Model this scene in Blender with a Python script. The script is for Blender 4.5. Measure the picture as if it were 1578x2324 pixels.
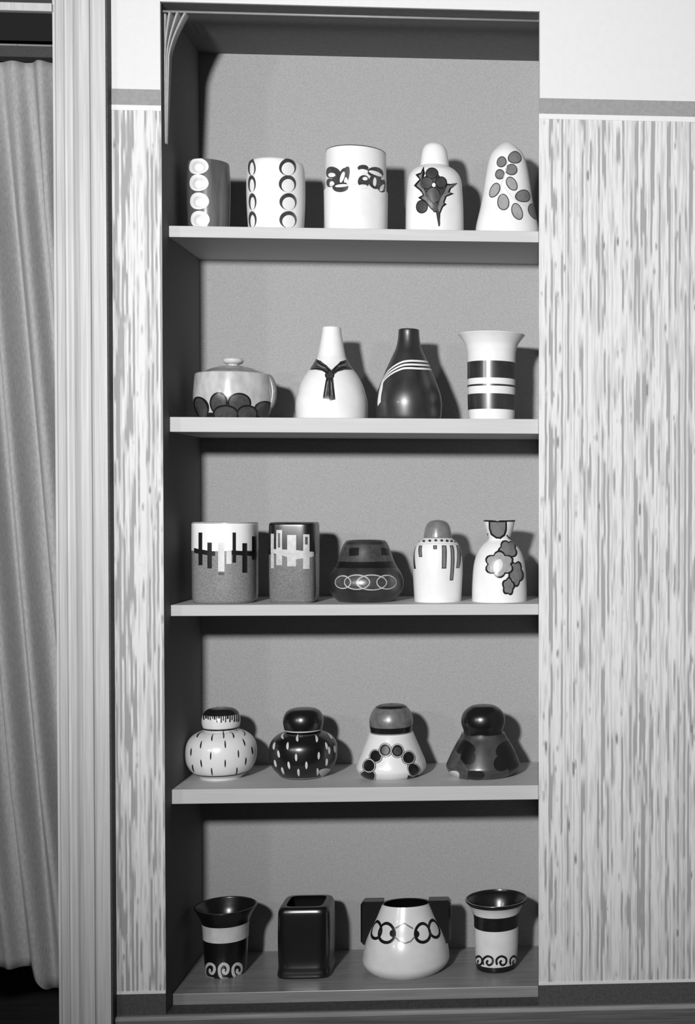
import bpy, bmesh, math, random
from mathutils import Matrix, Vector
from mathutils.geometry import tessellate_polygon

for o in list(bpy.data.objects):
    bpy.data.objects.remove(o, do_unlink=True)
scene = bpy.context.scene
COL = scene.collection
EYE = 1.30                      # eye level above the floor, metres

# ------------------------------------------------------------------ camera
def camera_axes(yaw, pitch, roll):
    cy, sy, cp, sp, cr, sr = (math.cos(yaw), math.sin(yaw), math.cos(pitch),
                              math.sin(pitch), math.cos(roll), math.sin(roll))
    fwd = Vector((sy*cp, cy*cp, sp)); right = Vector((cy, -sy, 0)); up = right.cross(fwd)
    return right*cr + up*sr, up*cr - right*sr, fwd
r_, u_, f_ = camera_axes(math.radians(3.745), math.radians(-1.171), math.radians(0.108))
cam = bpy.data.cameras.new('camera')
cam_o = bpy.data.objects.new('camera', cam); COL.objects.link(cam_o)
cam_o.matrix_world = Matrix(((r_.x, u_.x, -f_.x, 0.43), (r_.y, u_.y, -f_.y, -3.0),
                             (r_.z, u_.z, -f_.z, EYE), (0, 0, 0, 1)))
cam.sensor_fit = 'VERTICAL'; cam.sensor_height = 36.0
cam.lens = 36.0*3000/2324
cam.shift_x = -627.6/2324; cam.shift_y = 41.4/2324      # view-camera style shift
cam.clip_start = .05; cam.clip_end = 60
scene.camera = cam_o

# ------------------------------------------------------------------ light
world = bpy.data.worlds.new('room_ambient'); scene.world = world
world.use_nodes = True
bg = world.node_tree.nodes['Background']
bg.inputs[0].default_value = (1, 1, 1, 1); bg.inputs[1].default_value = 0.024

def spot(name, loc, aim, power, size, blend, radius):
    l = bpy.data.lights.new(name, 'SPOT'); l.energy = power
    l.spot_size = math.radians(size); l.spot_blend = blend; l.shadow_soft_size = radius
    o = bpy.data.objects.new(name, l); COL.objects.link(o); o.location = loc
    o.rotation_euler = (Vector(aim)-Vector(loc)).to_track_quat('-Z', 'Y').to_euler()
    return o
KEY = spot('photo_lamp', (-0.487, -3.35, EYE+.68), (0.36, 0, EYE+.56), 640, 78, 1.0, .12)
SIDE = spot('side_lamp', (-2.05, -3.35, EYE+.68), (0.2, 0, EYE+.2), 70, 80, 1.0, .12)

vs = scene.view_settings
vs.view_transform = 'Standard'; vs.look = 'None'; vs.gamma = 1.0
vs.use_curve_mapping = False; vs.exposure = -0.17

# ------------------------------------------------------------------ materials
def mat(name, g, rough=.5, spec=.5, coat=0.0, grain=None, bump=0.0):
    """grey principled; grain=(scale xyz, amount) adds a noise in the object's own space"""
    m = bpy.data.materials.new(name); m.use_nodes = True
    nt = m.node_tree; b = nt.nodes['Principled BSDF']
    b.inputs['Base Color'].default_value = (g, g, g, 1)
    b.inputs['Roughness'].default_value = rough
    b.inputs['Specular IOR Level'].default_value = spec
    b.inputs['Coat Weight'].default_value = coat
    b.inputs['Coat Roughness'].default_value = .1
    if grain:
        tc = nt.nodes.new('ShaderNodeTexCoord'); mp = nt.nodes.new('ShaderNodeMapping')
        mp.inputs['Scale'].default_value = grain[0]
        nz = nt.nodes.new('ShaderNodeTexNoise'); nz.inputs['Scale'].default_value = 1.0
        nz.inputs['Detail'].default_value = 3
        rp = nt.nodes.new('ShaderNodeValToRGB')
        a = grain[1]; lo, hi = max(g*(1-a), 0), min(g*(1+a), 1)
        rp.color_ramp.elements[0].position = .3; rp.color_ramp.elements[1].position = .7
        rp.color_ramp.elements[0].color = (lo, lo, lo, 1); rp.color_ramp.elements[1].color = (hi, hi, hi, 1)
        nt.links.new(tc.outputs['Object'], mp.inputs[0]); nt.links.new(mp.outputs[0], nz.inputs[0])
        nt.links.new(nz.outputs[0], rp.inputs[0]); nt.links.new(rp.outputs[0], b.inputs['Base Color'])
        if bump:
            bp = nt.nodes.new('ShaderNodeBump'); bp.inputs['Strength'].default_value = bump
            bp.inputs['Distance'].default_value = .002
            nt.links.new(nz.outputs[0], bp.inputs['Height']); nt.links.new(bp.outputs[0], b.inputs['Normal'])
    return m

GL = dict(rough=.28, spec=.6, coat=.1)
M = {
 'white': mat('white_glaze', .86, grain=((30, 30, 30), .03), **GL),
 'cream': mat('cream_glaze', .80, grain=((30, 30, 30), .03), **GL),
 'cream2': mat('ivory_glaze', .80, grain=((25, 25, 40), .05), **GL),
 'pale': mat('pale_glaze', .66, grain=((60, 60, 60), .08), **GL),
 'soft2': mat('silver_grey_glaze', .50, grain=((90, 90, 90), .15), **GL),
 'soft': mat('soft_grey_glaze', .36, grain=((70, 70, 70), .12), **GL),
 'mid': mat('mid_grey_glaze', .20, grain=((70, 70, 70), .15), **GL),
 'midglaze': mat('slate_glaze', .15, grain=((90, 90, 90), .2), rough=.34, spec=1.0, coat=.2),
 'smoke': mat('smoky_glaze', .06, grain=((90, 90, 90), .3), rough=.32, spec=.8, coat=.2),
 'dark': mat('dark_grey_glaze', .055, grain=((70, 70, 70), .25), **GL),
 'black': mat('black_line_glaze', .012, rough=.25),
 'blackglaze': mat('black_glaze', .006, rough=.30, spec=.8, coat=.2),
 'darkglaze': mat('dark_brown_glaze', .026, grain=((30, 30, 14), .45), rough=.36, spec=.9, coat=.2),
 'darklustre': mat('dark_lustre_glaze', .05, grain=((26, 26, 12), .5), rough=.33, spec=.9, coat=.2),
 'lustre': mat('grey_lustre_glaze', .11, grain=((60, 60, 8), .35), rough=.25, coat=.2),
 'speckle': mat('speckled_grey_glaze', .23, grain=((420, 420, 420), .35), rough=.25, coat=.1),
 'speckledark': mat('speckled_slate_glaze', .17, grain=((420, 420, 420), .35), rough=.25, coat=.1),
 'stone': mat('stone_grey_glaze', .50, grain=((55, 55, 30), .16), rough=.2, coat=.15),
 'stonedark': mat('stone_lid_glaze', .27, grain=((70, 70, 70), .2), rough=.22, coat=.15),
 'plaster': mat('white_plaster', .71, .8, .2, grain=((60, 60, 60), .015)),
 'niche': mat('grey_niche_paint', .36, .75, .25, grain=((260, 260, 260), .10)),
 'niche_shade': mat('shaded_niche_paint', .16, .75, .25, grain=((120, 120, 120), .1)),  # left wall and ceiling: niche shade painted in as a darker copy
 'border': mat('grey_border_paper', .30, .8, .2, grain=((120, 120, 120), .08)),
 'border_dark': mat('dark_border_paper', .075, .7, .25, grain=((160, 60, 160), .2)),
 'strip': mat('pale_paper_strip', .74, .7, .2, grain=((60, 60, 60), .02)),
 'shelf': mat('painted_shelf_wood', .52, .55, .3, grain=((6, 120, 120), .04)),
 'shelf_low': mat('grey_varnished_shelf', .26, .3, .5, grain=((6, 120, 120), .15)),
 'casing': mat('pale_grained_wood', .55, .5, .3, grain=((260, 260, 5), .13), bump=.1),
 'base': mat('dark_baseboard_wood', .12, .45, .4, grain=((5, 200, 200), .3)),
 'basetop': mat('pale_baseboard_edge', .3, .5, .4, grain=((8, 200, 200), .2)),
 'curtain': mat('grey_curtain_cloth', .36, .9, .1, grain=((220, 220, 90), .12)),
 'heading': mat('dark_curtain_tape', .06, .9, .1, grain=((200, 200, 200), .1)),
 'drape': mat('pale_drape_cloth', .42, .9, .1, grain=((200, 200, 90), .1)),
 'metal': mat('dull_rod_metal', .30, .5, .5, grain=((40, 300, 300), .1)),
 'gloom': mat('dark_room_paint', .05, .9, .1, grain=((4, 4, 4), .1)),
 'floor': mat('dark_floor_wood', .05, .5, .3, grain=((4, 60, 60), .2)),
}

def wallpaper_material():
    """vertical dashed stripes: narrow columns, each broken into light and dark runs"""
    m = bpy.data.materials.new('striped_wallpaper'); m.use_nodes = True
    nt = m.node_tree; N = nt.nodes; L = nt.links; b = N['Principled BSDF']
    b.inputs['Roughness'].default_value = .75; b.inputs['Specular IOR Level'].default_value = .2
    def math_(op, a, c=None):
        n = N.new('ShaderNodeMath'); n.operation = op
        for i, v in enumerate((a, c)):
            if v is None: continue
            if isinstance(v, (int, float)): n.inputs[i].default_value = v
            else: L.new(v, n.inputs[i])
        return n.outputs[0]
    tc = N.new('ShaderNodeTexCoord'); sp = N.new('ShaderNodeSeparateXYZ')
    L.new(tc.outputs['Object'], sp.inputs[0])
    x, z = sp.outputs[0], sp.outputs[2]
    wob = N.new('ShaderNodeTexNoise'); wob.inputs['Scale'].default_value = 14
    L.new(tc.outputs['Object'], wob.inputs[0])
    xw = math_('ADD', x, math_('MULTIPLY', math_('SUBTRACT', wob.outputs[0], .5), .004))
    def layer(width, zscale, seed, lo, hi, biasamt):
        col = math_('FLOOR', math_('DIVIDE', xw, width))
        cv = N.new('ShaderNodeCombineXYZ')
        L.new(math_('MULTIPLY', col, 7.31), cv.inputs[0]); L.new(math_('MULTIPLY', z, zscale), cv.inputs[1])
        cv.inputs[2].default_value = seed
        nz = N.new('ShaderNodeTexNoise'); nz.inputs['Scale'].default_value = 1; nz.inputs['Detail'].default_value = 1.5
        L.new(cv.outputs[0], nz.inputs[0])
        wn = N.new('ShaderNodeTexWhiteNoise'); wn.noise_dimensions = '1D'
        L.new(math_('ADD', col, seed*3.7), wn.inputs['W'])
        s = math_('ADD', nz.outputs[0], math_('MULTIPLY', math_('SUBTRACT', wn.outputs[0], .5), biasamt))
        mr = N.new('ShaderNodeMapRange'); mr.inputs['From Min'].default_value = lo; mr.inputs['From Max'].default_value = hi
        L.new(s, mr.inputs['Value']); return mr.outputs[0]
    d1 = layer(.0046, 7, 2.3, .54, .64, .40)        # main dark lines
    d2 = layer(.0033, 10, 9.0, .44, .68, .30)       # faint lines
    d3 = layer(.0052, 15, 4.0, .66, .76, .10)       # short dark flecks
    dk = math_('MAXIMUM', math_('MAXIMUM', math_('MULTIPLY', d1, .80), math_('MULTIPLY', d2, .40)), d3)
    mx = N.new('ShaderNodeMix'); mx.data_type = 'RGBA'
    mx.inputs['A'].default_value = (.72, .72, .72, 1); mx.inputs['B'].default_value = (.26, .26, .26, 1)
    L.new(dk, mx.inputs['Factor']); L.new(mx.outputs['Result'], b.inputs['Base Color'])
    return m
M['paper'] = wallpaper_material()

# ------------------------------------------------------------------ helpers
def link(name, mesh, material=None, parent=None, smooth=False):
    if material is not None: mesh.materials.append(material)
    if smooth:
        mesh.polygons.foreach_set('use_smooth', [True]*len(mesh.polygons))
    o = bpy.data.objects.new(name, mesh); COL.objects.link(o)
    if parent is not None: o.parent = parent
    return o
def from_py(name, verts, faces, material, parent=None, smooth=False):
    me = bpy.data.meshes.new(name); me.from_pydata(verts, [], faces); me.update()
    return link(name, me, material, parent, smooth)
def tag(o, label=None, cat=None, group=None, kind=None):
    if label: o['label'] = label
    if cat: o['category'] = cat
    if group: o['group'] = group
    if kind: o['kind'] = kind
    return o
def box(name, lo, hi, material, parent=None, bevel=0.0):
    bm = bmesh.new(); bmesh.ops.create_cube(bm, size=1)
    for v in bm.verts:
        v.co = Vector([lo[i] + (v.co[i]+.5)*(hi[i]-lo[i]) for i in range(3)])
    if bevel:
        bmesh.ops.bevel(bm, geom=bm.edges[:], offset=bevel, segments=2, affect='EDGES', profile=.5)
    me = bpy.data.meshes.new(name); bm.to_mesh(me); bm.free()
    return link(name, me, material, parent)
def extrude_profile(name, prof, axis, a, b, material, parent=None):
    """prof: 2-D closed outline; axis 'z': (x,y) run from z=a to b; axis 'x': (y,z) run along x"""
    put = (lambda p, t: (p[0], p[1], t)) if axis == 'z' else (lambda p, t: (t, p[0], p[1]))
    n = len(prof); verts = [put(p, a) for p in prof] + [put(p, b) for p in prof]
    faces = [(i, (i+1) % n, n+(i+1) % n, n+i) for i in range(n)] + [tuple(range(n)), tuple(range(2*n-1, n-1, -1))]
    o = from_py(name, verts, faces, material, parent)
    bm = bmesh.new(); bm.from_mesh(o.data); bmesh.ops.recalc_face_normals(bm, faces=bm.faces[:]); bm.to_mesh(o.data); bm.free()
    return o
def tube(name, p0, p1, r, material, parent=None, seg=14):
    p0, p1 = Vector(p0), Vector(p1); bm = bmesh.new()
    bmesh.ops.create_cone(bm, cap_ends=True, segments=seg, radius1=r, radius2=r, depth=(p1-p0).length)
    q = (p1-p0).to_track_quat('Z', 'Y').to_matrix().to_4x4(); q.translation = (p0+p1)/2
    bm.transform(q); me = bpy.data.meshes.new(name); bm.to_mesh(me); bm.free()
    return link(name, me, material, parent, True)
def struct(o): return tag(o, kind='structure')

# ------------------------------------------------------------------ the wall and its niche
XL, XR = -.400, .433                    # niche sides
ZT, ZB = EYE+1.103, EYE-1.146           # niche top and bottom
DEPTH = .33                             # niche depth
DX0, DX1 = -1.62, -.632                 # doorway
WR = 2.0                                # wall goes on to the right
CEIL = 2.75
T = .40
def wall_pieces():
    verts, faces = [], []
    def add(lo, hi):
        b = len(verts)
        for dz in (0, 1):
            for dy in (0, 1):
                for dx in (0, 1):
                    verts.append(((lo[0], hi[0])[dx], (lo[1], hi[1])[dy], (lo[2], hi[2])[dz]))
        for q in ((0, 1, 5, 4), (1, 3, 7, 5), (3, 2, 6, 7), (2, 0, 4, 6), (4, 5, 7, 6), (0, 2, 3, 1)):
            faces.append(tuple(b+i for i in q))
    add((XR+.002, 0, 0), (WR, T, CEIL)); add((DX1, 0, 0), (XL-.002, .15, CEIL))
    add((XL-.002, 0, ZT+.002), (XR+.002, T, CEIL)); add((XL-.002, 0, 0), (XR+.002, T, ZB-.002))
    add((DX0-1.2, 0, 0), (DX0, .15, CEIL))
    return verts, faces
v_, fc_ = wall_pieces()
struct(from_py('wall_front', v_, fc_, M['plaster']))
struct(box('wall_niche_back', (XL, DEPTH, ZB), (XR, DEPTH+.03, ZT), M['niche']))
struct(box('wall_niche_left', (XL-.002, .0005, ZB), (XL, DEPTH+.03, ZT), M['niche_shade']))
struct(box('wall_niche_right', (XR, .0005, ZB), (XR+.002, DEPTH+.03, ZT), M['niche']))
struct(box('ceiling_niche', (XL, .0005, ZT), (XR, DEPTH+.03, ZT+.002), M['niche_shade']))
struct(box('floor_niche', (XL, -.001, ZB-.002), (XR, DEPTH+.03, ZB), M['border_dark']))
struct(box('floor', (-2.9, -4.6, -.02), (WR, 1.6, 0), M['floor']))
struct(box('wall_beyond', (-2.9, 1.3, 0), (-.45, 1.36, CEIL), M['gloom']))

# paper, borders and strips on both sides of the niche
for side, x0, x1 in (('left', -.5075, XL), ('right', XR, WR)):
    n = {'left': 1, 'right': 2}[side]
    struct(box('wall_paper_'+side, (x0, -.0012, EYE-1.095), (x1, 0, EYE+.866), M['paper']))
    struct(box('trim_%d' % n, (x0, -.0016, EYE+.876), (x1, 0, EYE+.911), M['border']))
    struct(box('trim_%d' % (n+2), (x0, -.0026, EYE+.864), (x1, 0, EYE+.876), M['strip'], bevel=.0007))
    struct(box('trim_%d' % (n+4), (x0, -.0026, EYE-1.0995), (x1, 0, EYE-1.0925), M['strip'], bevel=.0007))
    struct(box('trim_%d' % (n+6), (x0, -.0016, ZB-.002), (x1, 0, EYE-1.0995), M['border_dark']))

# baseboard with a stepped, ribbed face
bz = EYE-1.1485
bprof = [(0, bz), (-.010, bz), (-.014, bz-.004), (-.014, bz-.010), (-.018, bz-.014), (-.018, bz-.022), (-.021, bz-.025),
         (-.021, bz-.036), (-.025, bz-.040), (-.025, 0), (0, 0)]
bb = struct(extrude_profile('baseboard_front', bprof, 'x', -.507, WR, M['base']))
extrude_profile('pale_edge', [(-.0005, bz+.0008), (-.0102, bz+.0008), (-.0146, bz-.0038), (-.0146, bz-.0075), (-.0138, bz-.0075), (-.0138, bz-.004), (-.0005, bz)],
                'x', -.507, WR, M['basetop'], bb)  # paler strip along the baseboard's top edge

# door casing: moulded upright, proud of the wall
def casing(name, x0, x1):
    w = x1-x0
    pr = [(0, .0), (0, -.022), (.004, -.027), (.014, -.029), (.019, -.026), (.021, -.0225), (.026, -.0225), (.028, -.0265), (.034, -.029), (.040, -.029),
          (.044, -.024), (.050, -.019), (.058, -.0165), (.066, -.017), (.072, -.020), (.0735, -.0135), (.077, -.0135), (.0785, -.026),
          (.082, -.030), (.104, -.031), (.110, -.030), (.110, 0)]
    pr = [(x0+a/.110*w, b) for a, b in pr]
    return struct(extrude_profile(name, pr, 'z', 0, CEIL, M['casing']))
casing('trim_9', -.621, -.511)
struct(box('trim_11', (-.511, -.028, 0), (-.5075, 0, CEIL), M['border_dark'], bevel=.0008))      # added dark strip painting the gap's shade over the casing side face
struct(box('door_1', (DX1-.001, -.002, 0), (-.6205, .15, CEIL), M['casing']))       # inner jamb
tr = struct(box('trim_10', (DX0, -.012, EYE+1.073), (DX1+.001, .004, EYE+1.091), M['casing'], bevel=.002))   # transom bar
struct(box('window_1', (DX0, .0, EYE+1.0912), (DX1, .004, CEIL), M['gloom']))

# ------------------------------------------------------------------ curtain in the doorway
def curtain():
    root = tag(bpy.data.objects.new('door_curtain', None), 'long grey gathered curtain hanging in the doorway beside the pale wood casing', 'curtain')
    COL.objects.link(root); root.location = (0, .075, 0)
    ztop, zbot = EYE+.996, EYE-1.064
    nx, nz = 240, 90; x0, x1 = -1.5, -.640
    verts, faces = [], []
    for j in range(nz+1):
        t = j/nz
        for i in range(nx+1):
            s = i/nx; x = x0+(x1-x0)*s; d = x1-x           # distance from the casing
            drop = t*(ztop-zbot)
            sl = d + .085*drop*math.exp(-max(0, d-.16)/.22)                              # folds lean towards the casing as they fall
            c = .5+.5*math.cos((sl-.113)*2*math.pi/.064+.25*math.sin(drop*3))
            amp = (.35+.65*min(1, t*6))*(1-.55*max(0, (t-.8)/.2))
            y = .022-.058*amp*c**1.25*(1+.2*math.sin(sl*37)) - .0025*amp*math.cos(sl*2*math.pi/.026+2*t)
            k = min(1, max(0, (.092-d)/.045))
            hem = -.052*k*k*(3-2*k)*t**14
            verts.append((x, y, ztop+(zbot-ztop)*t+hem))
    for j in range(nz):
        for i in range(nx):
            a = j*(nx+1)+i; faces.append((a, a+1, a+nx+2, a+nx+1))
    c = from_py('cloth', verts, faces, M['curtain'], root, True)
    m = c.modifiers.new('thick', 'SOLIDIFY'); m.thickness = .002
    box('heading', (x0, -.024, ztop-.003), (x1, .012, ztop+.022), M['heading'], root, .002)
    rod = tube('curtain_rod', (DX0, .068, EYE+1.023), (DX1+.001, .068, EYE+1.023), .0040, M['metal'])
    tag(rod, 'thin metal curtain rod across the top of the doorway', 'rod')
    for k in range(12):
        x = x0+.03+k*(x1-x0-.05)/11
        bm = bmesh.new(); r = .0065
        vs_ = []
        for a in range(12):
            for q in range(6):
                A, Q = a*math.pi/6, q*math.pi/3
                vs_.append((x+.0012*math.sin(Q), -.007+(r+.0012*math.cos(Q))*math.cos(A), EYE+1.0195+(r+.0012*math.cos(Q))*math.sin(A)))
        bm.free()
        fs = [(a*6+q, a*6+(q+1) % 6, ((a+1) % 12)*6+(q+1) % 6, ((a+1) % 12)*6+q) for a in range(12) for q in range(6)]
        from_py('curtain_ring', vs_, fs, M['metal'], root, True)
curtain()

# small drape drawn to the left under the niche top, on its own rod
nr = tube('niche_rod', (XL, .016, EYE+1.089), (XR, .016, EYE+1.089), .0026, M['metal'])
tag(nr, 'thin rod across the top of the niche', 'rod')
def drape():
    zt, zb = EYE+1.087, EYE+.80
    nx, nz = 96, 48; verts, faces = [], []
    for j in range(nz+1):
        t = j/nz; w = .016+.036*max(0, 1-t*3)**1.5+(-.013*t)
        for i in range(nx+1):
            s = i/nx
            x = XL+.0004+w*s
            y = .026 + (.015*(1-t)+.002)*math.sin(s*2*math.pi*3.2-1.2+t*.9)*min(1, s*8) + .006*s
            verts.append((x, y, zt+(zb-zt)*t))
    for j in range(nz):
        for i in range(nx):
            a = j*(nx+1)+i; faces.append((a, a+1, a+nx+2, a+nx+1))
    o = from_py('niche_drape', verts, faces, M['drape'], None, True)
    m = o.modifiers.new('thick', 'SOLIDIFY'); m.thickness = .0015
    tag(o, 'small pale drape gathered into a point at the upper corner of the niche', 'curtain')
drape()

# ------------------------------------------------------------------ shelves
SHELF = {1: (.623, .0255), 2: (.193, .0338), 3: (-.2325, .0252), 4: (-.6524, .0330), 5: (-1.1198, .0262)}
SLAB = {1: 'thin pale shelf board under the disc vases and white jars, topmost in the niche',
        2: 'thick pale shelf board under the covered bowl and the scarf bottle',
        3: 'pale shelf board under the bar-patterned cylinder and the low dark vase',
        4: 'thick pale shelf board under the two ginger jars and bell jars',
        5: 'grey varnished bottom shelf board under the two flared beakers and the slab vase'}
for k, (z, th) in SHELF.items():
    o = box('shelf_board', (XL+.0005, .05, EYE+z-th), (XR-.0005, DEPTH-.0005, EYE+z), M['shelf_low' if k == 5 else 'shelf'], None, .0012)
    tag(o, SLAB[k], 'shelf', 'shelf boards in the niche')

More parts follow.
